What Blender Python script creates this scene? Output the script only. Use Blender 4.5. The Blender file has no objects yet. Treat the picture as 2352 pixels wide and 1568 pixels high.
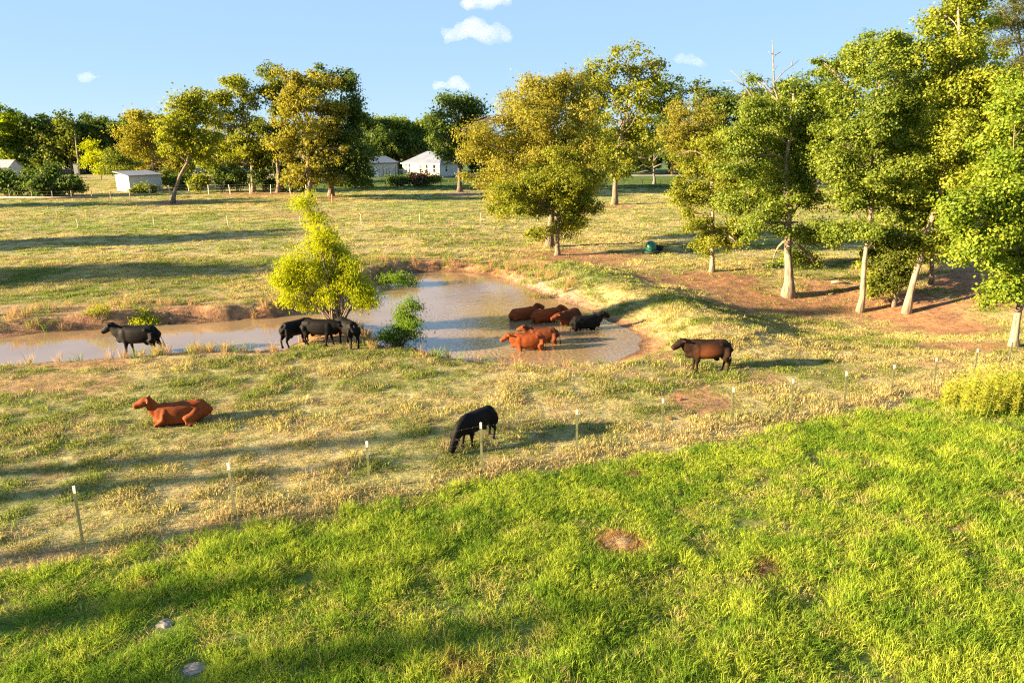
import bpy, bmesh, math
import numpy as np
from mathutils import Vector, Matrix

sc = bpy.context.scene
COL = sc.collection
R = math.radians
rng = np.random.default_rng(7)

# ------------------------------------------------------------------ camera
CAM_Z, PITCH, FPX, CX, CY = 9.0, R(16.8), 1568.0, 1176.0, 784.0   # photo measured on a 2352 x 1568 view
cam_d = bpy.data.cameras.new("camera"); cam = bpy.data.objects.new("camera", cam_d); COL.objects.link(cam)
cam.location = (0, 0, CAM_Z); cam.rotation_euler = (R(90) - PITCH, 0, 0)
cam_d.lens = 24.0; cam_d.sensor_width = 36.0; cam_d.clip_start = 0.1; cam_d.clip_end = 12000
sc.camera = cam

# ------------------------------------------------------------------ sky, sun, exposure
SUN_EL, SUN_AZ = R(13.5), R(14.0)       # sun stands to the left, a little behind the camera
sun_dir = Vector((-math.cos(SUN_EL) * math.cos(SUN_AZ), -math.cos(SUN_EL) * math.sin(SUN_AZ), math.sin(SUN_EL)))
world = bpy.data.worlds.new("World"); sc.world = world; world.use_nodes = True
wn = world.node_tree.nodes; wl = world.node_tree.links
bg = wn["Background"]; bg.inputs[1].default_value = 0.122
sky = wn.new("ShaderNodeTexSky"); sky.sky_type = 'NISHITA'; sky.sun_disc = False
sky.sun_elevation = SUN_EL; sky.sun_rotation = math.atan2(sun_dir.x, sun_dir.y)
sky.air_density = 0.8; sky.dust_density = 0.0; sky.ozone_density = 7.0; sky.altitude = 200
hs = wn.new("ShaderNodeHueSaturation"); hs.inputs['Saturation'].default_value = 1.5; hs.inputs['Hue'].default_value = 0.517
gm = wn.new('ShaderNodeGamma'); gm.inputs['Gamma'].default_value = 0.15
wl.new(sky.outputs[0], gm.inputs[0]); wl.new(gm.outputs[0], hs.inputs['Color']); tint = wn.new('ShaderNodeMix'); tint.data_type = 'RGBA'; tint.blend_type = 'MULTIPLY'; tint.inputs[0].default_value = 1.0; tint.inputs[7].default_value = (.64, .80, .90, 1)
wl.new(hs.outputs[0], tint.inputs[6]); wl.new(tint.outputs[2], bg.inputs[0])
sun_d = bpy.data.lights.new("sun", 'SUN'); sun_d.energy = 4.2; sun_d.angle = R(0.9); sun_d.color = (1.0, 0.77, 0.46)
sun = bpy.data.objects.new("sun", sun_d); COL.objects.link(sun)
sun.rotation_euler = sun_dir.to_track_quat('Z', 'Y').to_euler()
sun.location = (-60, -20, 40)
sc.view_settings.view_transform = 'Standard'; sc.view_settings.look = 'None'
sc.view_settings.gamma = 1.0; sc.view_settings.exposure = 2.92
sc.render.engine = 'CYCLES'
cy = sc.cycles
cy.max_bounces = 6; cy.diffuse_bounces = 3; cy.glossy_bounces = 2; cy.transmission_bounces = 4; cy.volume_bounces = 3
cy.transparent_max_bounces = 8; cy.use_denoising = False; cy.filter_width = 1.25; cy.sample_clamp_indirect = 4.0
sc.render.threads_mode = 'AUTO'

# ------------------------------------------------------------------ pixel helpers (a pixel is only a direction)
_s, _c = math.sin(PITCH), math.cos(PITCH)
def ray(px, py):
    u, v = (px - CX) / FPX, (py - CY) / FPX
    return np.array((u, _c - v * _s, -_s - v * _c))
def at(px, py, Y):
    r = ray(px, py); return np.array((0, 0, CAM_Z)) + r * (Y / r[1])
def flat(px, py, z=0.0):
    r = ray(px, py); return np.array((0, 0, CAM_Z)) + r * ((z - CAM_Z) / r[2])
def depth_of(p):            # distance along the view axis
    return p[1] * _c - (p[2] - CAM_Z) * _s

# ------------------------------------------------------------------ noise
def _hash(ix, iy, s):
    h = (ix.astype(np.int64) * 374761393 + iy.astype(np.int64) * 668265263 + s * 1274126177) & 0xffffffff
    h = ((h ^ (h >> 13)) * 1274126177) & 0xffffffff
    return ((h ^ (h >> 16)) & 0xffff) / 65535.0
def vnoise(x, y, s=0):
    x0, y0 = np.floor(x), np.floor(y); fx, fy = x - x0, y - y0
    fx = fx * fx * (3 - 2 * fx); fy = fy * fy * (3 - 2 * fy)
    a, b = _hash(x0, y0, s), _hash(x0 + 1, y0, s); c, d = _hash(x0, y0 + 1, s), _hash(x0 + 1, y0 + 1, s)
    return (a + (b - a) * fx) + ((c + (d - c) * fx) - (a + (b - a) * fx)) * fy
def fbm(x, y, s=0, o=4):
    t, a, n = 0, 0.5, 0
    for i in range(o):
        t = t + a * vnoise(x * 2 ** i + 17.3 * i, y * 2 ** i - 9.1 * i, s + i); n += a; a *= 0.5
    return t / n
def sst(a, b, x):
    t = np.clip((x - a) / (b - a), 0, 1); return t * t * (3 - 2 * t)

# ------------------------------------------------------------------ terrain
ZW = -0.40
WATER_PX = [(-220, 800), (0, 777), (60, 769), (150, 762), (250, 752), (340, 746), (450, 742), (560, 737), (640, 729), (720, 705), (790, 680),
            (850, 652), (885, 636), (930, 627), (1020, 623), (1090, 627), (1150, 639), (1210, 660), (1260, 682), (1330, 705), (1400, 735),
            (1450, 760), (1478, 787), (1470, 812), (1400, 832), (1300, 838), (1200, 834), (1110, 832), (1040, 822), (980, 808), (940, 800),
            (905, 800), (872, 792), (850, 760), (815, 742), (765, 742), (725, 752), (695, 778), (640, 806), (560, 808), (450, 808),
            (380, 812), (300, 820), (200, 828), (100, 832), (0, 836), (-220, 850)]
WATER = np.array([flat(a, b, ZW)[:2] for a, b in WATER_PX])
def sdist(x, y):
    x = np.asarray(x, float); y = np.asarray(y, float)
    best = np.full(x.shape, 1e9); inside = np.zeros(x.shape, bool); n = len(WATER)
    for i in range(n):
        ax, ay = WATER[i]; bx, by = WATER[(i + 1) % n]
        ex, ey = bx - ax, by - ay
        t = np.clip(((x - ax) * ex + (y - ay) * ey) / (ex * ex + ey * ey), 0, 1)
        best = np.minimum(best, np.hypot(x - ax - t * ex, y - ay - t * ey))
        c = (ay > y) != (by > y)
        with np.errstate(divide='ignore', invalid='ignore'):
            xi = ax + (y - ay) * ex / (ey if ey != 0 else 1e-9)
        inside ^= c & (x < xi)
    return np.where(inside, -best, best)
def height(x, y):
    x = np.asarray(x, float); y = np.asarray(y, float)
    d = sdist(x, y)
    near = 1 - sst(140, 300, np.hypot(x, y))
    dn = d + (fbm(x / 1.1, y / 1.1, 3, 3) - 0.5) * 0.9 * np.exp(-np.abs(d) / 3)
    mid = np.where(x < -9, 31.8, 37.0)
    far = sst(0, 2.0, y - mid)
    land = 0.12 * (fbm(x / 8, y / 8, 11, 3) - 0.5) + 0.07 * (fbm(x / 1.6, y / 1.6, 5, 3) - 0.5)
    left = 1 - sst(-10, 2, x)
    land = land + far * left * 0.32 * np.exp(-np.maximum(d - 1, 0) / 25)
    shx = 6.2 + (y - 30) * (-5.2 / 16)
    wr = sst(-0.5, 2.5, x - shx) * sst(26, 31, y) * (1 - sst(46, 54, y))
    land = land + wr * 0.62 * np.exp(-((d - 3.4) / 3.0) ** 2)
    land = land - 1.35 * np.exp(-((x - 20) / 8.0) ** 2 - ((y - 37) / 6.0) ** 2) + 0.9 * np.exp(-((x - 34) / 6.0) ** 2 - ((y - 46) / 7.0) ** 2)
    w = 0.8 + 0.7 * (1 - far) + 1.6 * wr
    out = ZW + (land - ZW) * sst(0, 1, np.maximum(dn, 0) / w)
    ins = ZW - 0.50 * sst(0, 1.6, -dn)
    z = np.where(dn > 0, out, ins)
    return z * near
def hz(x, y): return float(height(np.array([x]), np.array([y]))[0])
def gnd(px, py):
    z = 0.0
    for _ in range(8):
        p = flat(px, py, z); z = 0.5 * z + 0.5 * hz(p[0], p[1])
    p = flat(px, py, z); p[2] = hz(p[0], p[1]); return p

# fence line of the near fence in the world
FENCE_PX = [(190, 1250), (541, 1190), (849, 1122), (1107, 1080), (1326, 1034), (1523, 1005), (1684, 977), (1819, 955), (1940, 936), (2048, 908), (2146, 890), (2238, 866), (2316, 840)]
FENCE = np.array([flat(a, b)[:2] for a, b in FENCE_PX])
def fence_y(x):
    x = np.asarray(x, float)
    y = np.interp(x, FENCE[:, 0], FENCE[:, 1])
    s0 = (FENCE[2, 1] - FENCE[0, 1]) / (FENCE[2, 0] - FENCE[0, 0]); s1 = (FENCE[-1, 1] - FENCE[-4, 1]) / (FENCE[-1, 0] - FENCE[-4, 0])
    y = np.where(x < FENCE[0, 0], FENCE[0, 1] + (x - FENCE[0, 0]) * s0, y)
    return np.where(x > FENCE[-1, 0], FENCE[-1, 1] + (x - FENCE[-1, 0]) * s1, y)

# bare ground patches: centre px, half width px, half height px, strength
DIRT_PX = [(1330, 592, 190, 26, .9), (1260, 600, 150, 22, .7), (1620, 640, 200, 26, .95), (1740, 668, 190, 26, .95), (1950, 660, 180, 40, .9), (2120, 690, 160, 50, 1.0),
           (2250, 660, 110, 45, 1.0), (2220, 775, 170, 24, .85), (1600, 922, 95, 34, .8), (180, 835, 260, 16, .8), (120, 880, 190, 34, .7), (520, 806, 220, 10, .8),
           (760, 775, 120, 26, .9), (130, 725, 260, 22, .75), (420, 690, 120, 18, .45), (1465, 740, 40, 40, .4), (1515, 805, 55, 34, .7), (1010, 612, 150, 16, .7),
           (690, 494, 110, 10, .6), (850, 490, 100, 7, .6), (600, 446, 130, 8, .9), (400, 466, 50, 8, .9), (720, 458, 80, 9, .8), (1060, 446, 60, 7, .8), (1412, 474, 60, 8, .7),
           (1300, 700, 40, 40, .3), (1750, 868, 60, 18, .6), (2150, 830, 80, 14, .6), (60, 1290, 180, 40, .55), (560, 1215, 160, 22, .5), (1180, 1060, 120, 16, .5), (1500, 660, 120, 20, .4)]
DIRT = []
for a, b, rx, ry, s in DIRT_PX:
    c = flat(a, b); DIRT.append((c[0], c[1], rx * depth_of(c) / FPX, max(0.6, 0.5 * (flat(a, b - ry)[1] - flat(a, b + ry)[1])), s))
def dirt_mask(x, y, d):
    m = np.zeros(np.shape(x))
    for cx, cy_, rx, ry, s in DIRT:
        m = np.maximum(m, s * (1 - sst(0.45, 1.15, np.hypot((x - cx) / rx, (y - cy_) / ry) + 0.9 * (fbm(x / 1.7, y / 1.7, 31, 4) - 0.5))))
    bank = 1 - sst(0.3, np.where(x > 3, 1.5, 2.2), d + 1.6 * (fbm(x / 1.3, y / 1.3, 41, 3) - 0.5))
    return np.clip(np.maximum(m, bank), 0, 1)
def lush_mask(x, y):
    e = fence_y(x) - 0.9 + 1.3 * (fbm(x / 1.2, y / 1.2, 51, 3) - 0.5)
    return sst(-0.35, 0.35, e - y)

def axis(a, b, fine, lo, hi, grow=1.10, cap=150):
    v = list(np.arange(a, b, fine)); s = fine
    while v[-1] < hi: s = min(s * grow, cap); v.append(v[-1] + s)
    s = fine; w = []
    x = a
    while x > lo: s = min(s * grow, cap); x -= s; w.append(x)
    return np.array(w[::-1] + v)
gx = axis(-26, 30, 0.28, -4000, 4000, 1.05); gy = axis(8, 50, 0.26, -400, 6000, 1.045)
GX, GY = np.meshgrid(gx, gy); GZ = height(GX, GY); GD = sdist(GX, GY)
dm = dirt_mask(GX, GY, GD) ; lm = lush_mask(GX, GY)
def mix3(a, b, t): return a + (b - a) * t[..., None]
C = lambda *v: np.array(v, float)
SOIL, SOIL2, TAN, OLIVE, GREEN, DEEP, PINK = C(.35, .175, .09), C(.23, .125, .07), C(.40, .33, .16), C(.28, .26, .10), C(.20, .24, .07), C(.13, .17, .036), C(.46, .33, .26)
n1 = fbm(GX / 3.1, GY / 2.0, 61, 4); n2 = fbm(GX / 0.8, GY / 0.7, 62, 3); n3 = fbm(GX / 14, GY / 7, 63, 3)
past = mix3(np.broadcast_to(OLIVE, GX.shape + (3,)), TAN, sst(.35, .65, n1)); past = mix3(past, GREEN, sst(.5, .75, n3) * .7)
past = mix3(past, SOIL2, sst(.58, .75, n2) * .6)
farf = sst(60, 90, GY); past = mix3(past, C(.36, .33, .15), farf * .6)
lawn = sst(118, 126, GY) * sst(-48, -40, GX); past = mix3(past, C(.07, .13, .035), lawn * .9)
lush = mix3(np.broadcast_to(DEEP, GX.shape + (3,)), C(.24, .17, .09), sst(.6, .75, n1) * .5)
gcol = mix3(past, lush, lm)
soil = mix3(np.broadcast_to(SOIL, GX.shape + (3,)), SOIL2, sst(.4, .7, n2)); soil = mix3(soil, PINK, sst(.5, .8, n3) * .7 * (1 - sst(8, 14, GX)))
gcol = mix3(gcol, soil, np.clip(dm * (1 - lm * .8), 0, 1))
gcol = mix3(gcol, C(.12, .07, .04), 1 - sst(-.1, .45, GD))

def add_obj(name, me, mat=None, parent=None, **props):
    o = bpy.data.objects.new(name, me); COL.objects.link(o)
    if mat is not None and me is not None and hasattr(me, 'materials') and len(me.materials) == 0: me.materials.append(mat)
    if parent is not None: o.parent = parent
    for k, v in props.items(): o[k] = v
    return o
def empty(name, loc, rz=0, scale=1.0, **props):
    o = bpy.data.objects.new(name, None); COL.objects.link(o); o.location = loc; o.rotation_euler = (0, 0, rz); o.scale = (scale,) * 3
    o.empty_display_size = 0.3
    for k, v in props.items(): o[k] = v
    return o
def np_mesh(name, V, F, smooth=False):
    """V (n,3); F (m,k) faces all of one size k"""
    V = np.asarray(V, np.float32); F = np.asarray(F, np.int32); m, k = F.shape
    me = bpy.data.meshes.new(name); me.vertices.add(len(V)); me.vertices.foreach_set('co', V.ravel())
    me.loops.add(m * k); me.loops.foreach_set('vertex_index', F.ravel())
    me.polygons.add(m); me.polygons.foreach_set('loop_start', np.arange(0, m * k, k, dtype=np.int32)); me.polygons.foreach_set('loop_total', np.full(m, k, np.int32))
    me.polygons.foreach_set('use_smooth', np.full(m, smooth, bool))
    me.update(calc_edges=True); return me

# ------------------------------------------------------------------ materials
def new_mat(name):
    m = bpy.data.materials.new(name); m.use_nodes = True; nt = m.node_tree
    return m, nt, nt.nodes, nt.links, nt.nodes['Principled BSDF']
def ramp(nodes, stops):
    r = nodes.new('ShaderNodeValToRGB'); el = r.color_ramp.elements
    while len(el) < len(stops): el.new(0.5)
    for e, (p, c) in zip(el, stops): e.position = p; e.color = (*c, 1)
    return r
def noisy(name, stops, scale=4, rough=0.8, bump=0.2, detail=6, coords='Object', metallic=0.0, stretch=None, bscale=None):
    m, nt, N, L, p = new_mat(name)
    tc = N.new('ShaderNodeTexCoord'); mp = N.new('ShaderNodeMapping'); L.new(tc.outputs[coords], mp.inputs[0])
    if stretch: mp.inputs['Scale'].default_value = stretch
    nz = N.new('ShaderNodeTexNoise'); nz.inputs['Scale'].default_value = scale; nz.inputs['Detail'].default_value = detail
    L.new(mp.outputs[0], nz.inputs['Vector'])
    r = ramp(N, stops); L.new(nz.outputs[0], r.inputs[0]); L.new(r.outputs[0], p.inputs['Base Color'])
    p.inputs['Roughness'].default_value = rough; p.inputs['Metallic'].default_value = metallic
    if bump:
        b = N.new('ShaderNodeBump'); b.inputs['Strength'].default_value = bump; b.inputs['Distance'].default_value = 0.03
        if bscale:
            n2_ = N.new('ShaderNodeTexNoise'); n2_.inputs['Scale'].default_value = bscale; n2_.inputs['Detail'].default_value = 4
            L.new(mp.outputs[0], n2_.inputs['Vector']); L.new(n2_.outputs[0], b.inputs['Height'])
        else: L.new(nz.outputs[0], b.inputs['Height'])
        L.new(b.outputs[0], p.inputs['Normal'])
    return m
def plain(name, col, rough=0.6, metallic=0.0, var=0.15):
    c = np.array(col); return noisy(name, [(0.3, tuple(c * (1 - var))), (0.7, tuple(np.minimum(c * (1 + var), 1)))], 6, rough, 0.05, metallic=metallic)

def ground_mat():
    m, nt, N, L, p = new_mat('pasture_soil')
    a = N.new('ShaderNodeAttribute'); a.attribute_name = 'gcol'
    tc = N.new('ShaderNodeTexCoord')
    nz = N.new('ShaderNodeTexNoise'); nz.inputs['Scale'].default_value = 3.5; nz.inputs['Detail'].default_value = 9; nz.inputs['Roughness'].default_value = 0.7
    L.new(tc.outputs['Object'], nz.inputs['Vector'])
    r = ramp(N, [(0.30, (.38, .35, .32)), (0.5, (.90, .90, .88)), (0.70, (1.4, 1.35, 1.25))]); L.new(nz.outputs[0], r.inputs[0])
    mx = N.new('ShaderNodeMix'); mx.data_type = 'RGBA'; mx.blend_type = 'MULTIPLY'; mx.inputs[0].default_value = 1.0
    L.new(a.outputs['Color'], mx.inputs[6]); L.new(r.outputs[0], mx.inputs[7]); L.new(mx.outputs[2], p.inputs['Base Color'])
    p.inputs['Roughness'].default_value = 0.95; p.inputs['Specular IOR Level'].default_value = 0.15
    n2_ = N.new('ShaderNodeTexNoise'); n2_.inputs['Scale'].default_value = 7; n2_.inputs['Detail'].default_value = 8; n2_.inputs['Roughness'].default_value = 0.7
    L.new(tc.outputs['Object'], n2_.inputs['Vector'])
    b = N.new('ShaderNodeBump'); b.inputs['Strength'].default_value = 0.8; b.inputs['Distance'].default_value = 0.08
    L.new(n2_.outputs[0], b.inputs['Height']); L.new(b.outputs[0], p.inputs['Normal'])
    return m

def water_mat():
    m, nt, N, L, p = new_mat('muddy_water')
    tc = N.new('ShaderNodeTexCoord')
    nz = N.new('ShaderNodeTexNoise'); nz.inputs['Scale'].default_value = 0.25; nz.inputs['Detail'].default_value = 3; L.new(tc.outputs['Object'], nz.inputs['Vector'])
    r = ramp(N, [(0.35, (.23, .15, .078)), (0.65, (.285, .195, .10))]); L.new(nz.outputs[0], r.inputs[0]); L.new(r.outputs[0], p.inputs['Base Color'])
    p.inputs['Roughness'].default_value = 0.02; p.inputs['IOR'].default_value = 2.4
    # ripples: rings that spread from the wading cattle, and a light chop
    tot = None
    for (px_, py_, sc_, reach) in ((1235, 745, 4.6, 11.0), (1190, 812, 5.0, 6.0), (1395, 757, 5.6, 3.5)):
        q = flat(px_, py_, ZW)
        sub = N.new('ShaderNodeVectorMath'); sub.operation = 'SUBTRACT'; L.new(tc.outputs['Object'], sub.inputs[0]); sub.inputs[1].default_value = (q[0], q[1], 0)
        nzv = N.new('ShaderNodeTexNoise'); nzv.inputs['Scale'].default_value = 1.3; nzv.inputs['Detail'].default_value = 4; L.new(tc.outputs['Object'], nzv.inputs['Vector'])
        ln = N.new('ShaderNodeVectorMath'); ln.operation = 'LENGTH'; L.new(sub.outputs[0], ln.inputs[0])
        ad = N.new('ShaderNodeMath'); ad.operation = 'MULTIPLY_ADD'; L.new(nzv.outputs[0], ad.inputs[0]); ad.inputs[1].default_value = 1.5; L.new(ln.outputs['Value'], ad.inputs[2])
        mu = N.new('ShaderNodeMath'); mu.operation = 'MULTIPLY'; L.new(ad.outputs[0], mu.inputs[0]); mu.inputs[1].default_value = sc_ * 4.2
        si = N.new('ShaderNodeMath'); si.operation = 'SINE'; L.new(mu.outputs[0], si.inputs[0])
        fa = N.new('ShaderNodeMapRange'); fa.inputs['From Min'].default_value = reach; fa.inputs['From Max'].default_value = 0.8; L.new(ln.outputs['Value'], fa.inputs['Value'])
        pr = N.new('ShaderNodeMath'); pr.operation = 'MULTIPLY'; L.new(si.outputs[0], pr.inputs[0]); L.new(fa.outputs[0], pr.inputs[1])
        if tot is None: tot = pr
        else:
            s2 = N.new('ShaderNodeMath'); s2.operation = 'ADD'; L.new(tot.outputs[0], s2.inputs[0]); L.new(pr.outputs[0], s2.inputs[1]); tot = s2
    mp = N.new('ShaderNodeMapping'); mp.inputs['Scale'].default_value = (0.8, 2.2, 1); L.new(tc.outputs['Object'], mp.inputs[0])
    n2_ = N.new('ShaderNodeTexNoise'); n2_.inputs['Scale'].default_value = 3.0; n2_.inputs['Detail'].default_value = 3; L.new(mp.outputs[0], n2_.inputs['Vector'])
    s3 = N.new('ShaderNodeMath'); s3.operation = 'MULTIPLY_ADD'; L.new(n2_.outputs[0], s3.inputs[0]); s3.inputs[1].default_value = 0.8; L.new(tot.outputs[0], s3.inputs[2])
    b = N.new('ShaderNodeBump'); b.inputs['Strength'].default_value = 0.32; b.inputs['Distance'].default_value = 0.012
    L.new(s3.outputs[0], b.inputs['Height']); L.new(b.outputs[0], p.inputs['Normal'])
    return m

def leaf_mat(name, a, b, c, trans=0.5, gloss=0.015):
    """three leaf tones picked per leaf"""
    m, nt, N, L, p = new_mat(name); N.remove(p); out = N['Material Output']
    at_ = N.new('ShaderNodeAttribute'); at_.attribute_name = 'tone'
    r = ramp(N, [(0.0, a), (0.55, b), (1.0, c)]); L.new(at_.outputs['Fac'], r.inputs[0])
    d = N.new('ShaderNodeBsdfDiffuse'); t = N.new('ShaderNodeBsdfTranslucent'); g = N.new('ShaderNodeBsdfGlossy'); g.inputs['Roughness'].default_value = 0.45
    g.inputs['Color'].default_value = (.55, .55, .45, 1)
    L.new(r.outputs[0], d.inputs[0])
    br = N.new('ShaderNodeHueSaturation'); br.inputs['Value'].default_value = 1.15; br.inputs['Saturation'].default_value = 1.1; L.new(r.outputs[0], br.inputs['Color']); L.new(br.outputs[0], t.inputs[0])
    m1 = N.new('ShaderNodeMixShader'); m1.inputs[0].default_value = trans; L.new(d.outputs[0], m1.inputs[1]); L.new(t.outputs[0], m1.inputs[2])
    m2 = N.new('ShaderNodeMixShader'); m2.inputs[0].default_value = gloss; L.new(m1.outputs[0], m2.inputs[1]); L.new(g.outputs[0], m2.inputs[2])
    L.new(m2.outputs[0], out.inputs[0]); return m
def blade_mat(name):
    m, nt, N, L, p = new_mat(name); N.remove(p); out = N['Material Output']
    at_ = N.new('ShaderNodeAttribute'); at_.attribute_type = 'INSTANCER'; at_.attribute_name = 'col'
    tn = N.new('ShaderNodeAttribute'); tn.attribute_name = 'tone'
    r = ramp(N, [(0.0, (.5, .58, .45)), (0.55, (1, 1, 1)), (1.0, (1.5, 1.3, 1.2))]); L.new(tn.outputs['Fac'], r.inputs[0])
    mx = N.new('ShaderNodeMix'); mx.data_type = 'RGBA'; mx.blend_type = 'MULTIPLY'; mx.inputs[0].default_value = 1.0
    L.new(at_.outputs['Color'], mx.inputs[6]); L.new(r.outputs[0], mx.inputs[7])
    d = N.new('ShaderNodeBsdfDiffuse'); t = N.new('ShaderNodeBsdfTranslucent'); L.new(mx.outputs[2], d.inputs[0]); L.new(mx.outputs[2], t.inputs[0])
    m1 = N.new('ShaderNodeMixShader'); m1.inputs[0].default_value = 0.4; L.new(d.outputs[0], m1.inputs[1]); L.new(t.outputs[0], m1.inputs[2])
    L.new(m1.outputs[0], out.inputs[0]); return m

M = {}
M['ground'] = ground_mat(); M['water'] = water_mat()
M['gold'] = leaf_mat('golden_elm_leaf', (0.15, 0.145, 0.024), (0.265, 0.245, 0.036), (0.36, 0.315, 0.052))
M['goldgreen'] = leaf_mat('yellow_green_oak_leaf', (0.115, 0.145, 0.019), (0.225, 0.245, 0.029), (0.335, 0.335, 0.039))
M['gum'] = leaf_mat('sweetgum_leaf', (0.09, 0.14, 0.02), (0.18, 0.235, 0.03), (0.29, 0.32, 0.045), gloss=0.02)
M['bright'] = leaf_mat('bright_green_leaf', (0.105, 0.175, 0.016), (0.20, 0.27, 0.026), (0.33, 0.35, 0.036), gloss=0.02)
M['limegreen'] = leaf_mat('lime_leaf', (0.155, 0.20, 0.02), (0.26, 0.295, 0.03), (0.36, 0.37, 0.045), gloss=0.02)
M['oak'] = leaf_mat('oak_leaf', (0.073, 0.106, 0.018), (0.144, 0.174, 0.026), (0.245, 0.250, 0.039))
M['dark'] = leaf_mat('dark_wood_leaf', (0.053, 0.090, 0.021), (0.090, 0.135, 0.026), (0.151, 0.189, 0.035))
M['willow'] = leaf_mat('willow_leaf', (0.20, 0.25, 0.014), (0.38, 0.42, 0.022), (0.54, 0.51, 0.034), trans=0.5)
M['brush'] = leaf_mat('pond_brush_leaf', (0.079, 0.157, 0.019), (0.141, 0.237, 0.026), (0.237, 0.284, 0.039))
M['pine'] = leaf_mat('pine_needle', (0.059, 0.082, 0.016), (0.117, 0.129, 0.023), (0.199, 0.176, 0.035))
M['pink'] = leaf_mat('pink_shrub_flower', (.045, .06, .02), (.10, .065, .045), (.27, .11, .11))
M['weed'] = leaf_mat('tall_weed_leaf', (0.196, 0.230, 0.024), (0.344, 0.344, 0.034), (0.500, 0.442, 0.066), trans=0.4)
M['reed'] = leaf_mat('dry_reed_leaf', (0.117, 0.100, 0.035), (0.234, 0.176, 0.059), (0.117, 0.164, 0.035))
M['bark'] = noisy('grey_bark', [(.3, (.10, .07, .05)), (.55, (.19, .145, .10)), (.75, (.27, .21, .15))], 9, .95, .8, stretch=(1, 1, .18))
M['palebark'] = noisy('pale_bark', [(.32, (.10, .07, .05)), (.5, (.23, .175, .12)), (.68, (.33, .255, .18))], 9, .95, .8, stretch=(1, 1, .18))
M['darkbark'] = noisy('dark_bark', [(.3, (.06, .045, .035)), (.7, (.15, .11, .08))], 5, .95, .5, stretch=(1, 1, .25))
M['dead'] = noisy('dead_wood', [(.3, (.12, .10, .085)), (.7, (.21, .175, .15))], 5, .9, .3)
M['blade'] = blade_mat('grass_blade')

# ------------------------------------------------------------------ ground and water
nx, ny = len(gx), len(gy)
idx = np.arange(nx * ny).reshape(ny, nx)
GF = np.stack([idx[:-1, :-1].ravel(), idx[:-1, 1:].ravel(), idx[1:, 1:].ravel(), idx[1:, :-1].ravel()], 1)
gme = np_mesh('ground', np.stack([GX.ravel(), GY.ravel(), GZ.ravel()], 1), GF, True)
ga = gme.attributes.new('gcol', 'FLOAT_COLOR', 'POINT'); ga.data.foreach_set('color', np.concatenate([gcol.reshape(-1, 3), np.ones((nx * ny, 1))], 1).astype(np.float32).ravel())
add_obj('ground', gme, M['ground'], kind='structure', label='rolling cattle pasture with bare red soil banks')
wme = bpy.data.meshes.new('pond_water'); bmw = bmesh.new()
wx0, wy0 = WATER.min(0) - 3; wx1, wy1 = WATER.max(0) + (2.0, 2.0)
bmw.faces.new([bmw.verts.new((x, y, ZW)) for x, y in ((wx0, wy0), (wx1, wy0), (wx1, wy1), (wx0, wy1))])
bmw.to_mesh(wme); bmw.free()
add_obj('pond_water', wme, M['water'], kind='structure', label='muddy brown pond water with ripples round the cattle')

# ------------------------------------------------------------------ mesh kit
class Kit:
    """collects tubes, boxes and prisms into one mesh"""
    def __init__(s): s.V = []; s.F = []
    def add(s, V, F):
        b = len(s.V); s.V += [tuple(map(float, v)) for v in V]; s.F += [tuple(i + b for i in f) for f in F]
    def tube(s, pts, rad, k=6, cap=True):
        pts = np.asarray(pts, float); n = len(pts); rad = np.broadcast_to(np.asarray(rad, float), (n,))
        T = np.gradient(pts, axis=0); T /= np.linalg.norm(T, axis=1)[:, None] + 1e-9
        up = np.array((0, 0, 1.0)) if abs(T[0][2]) < .9 else np.array((1.0, 0, 0)); V = []
        for i in range(n):
            a = np.cross(up, T[i]); a /= np.linalg.norm(a) + 1e-9; b = np.cross(T[i], a); up = b if abs(T[i][2]) >= .9 or True else up
            for j in range(k):
                t = 2 * math.pi * j / k; V.append(pts[i] + rad[i] * (math.cos(t) * a + math.sin(t) * b))
            up = np.cross(T[i], a)
        F = [(i * k + j, i * k + (j + 1) % k, (i + 1) * k + (j + 1) % k, (i + 1) * k + j) for i in range(n - 1) for j in range(k)]
        if cap: F += [tuple(range(k))[::-1], tuple((n - 1) * k + j for j in range(k))]
        s.add(V, F)
    def box(s, c, size, rz=0.0):
        c = np.asarray(c, float); h = np.asarray(size, float) / 2; cs, sn = math.cos(rz), math.sin(rz); V = []
        for z in (-1, 1):
            for x, y in ((-1, -1), (1, -1), (1, 1), (-1, 1)):
                X, Y = x * h[0], y * h[1]; V.append((c[0] + cs * X - sn * Y, c[1] + sn * X + cs * Y, c[2] + z * h[2]))
        s.add(V, [(3, 2, 1, 0), (4, 5, 6, 7), (0, 1, 5, 4), (1, 2, 6, 5), (2, 3, 7, 6), (3, 0, 4, 7)])
    def lathe(s, prof, k=16, c=(0, 0, 0)):
        V = [(c[0] + r * math.cos(2 * math.pi * j / k), c[1] + r * math.sin(2 * math.pi * j / k), c[2] + z) for r, z in prof for j in range(k)]
        n = len(prof); F = [(i * k + j, i * k + (j + 1) % k, (i + 1) * k + (j + 1) % k, (i + 1) * k + j) for i in range(n - 1) for j in range(k)]
        F += [tuple(range(k))[::-1], tuple((n - 1) * k + j for j in range(k))]; s.add(V, F)
    def mesh(s, name, smooth=False):
        me = bpy.data.meshes.new(name); me.from_pydata(s.V, [], s.F)
        if smooth: me.polygons.foreach_set('use_smooth', np.ones(len(me.polygons), bool))
        me.update(); return me
    def obj(s, name, mat, parent=None, smooth=False, **props): return add_obj(name, s.mesh(name, smooth), mat, parent, **props)

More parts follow.
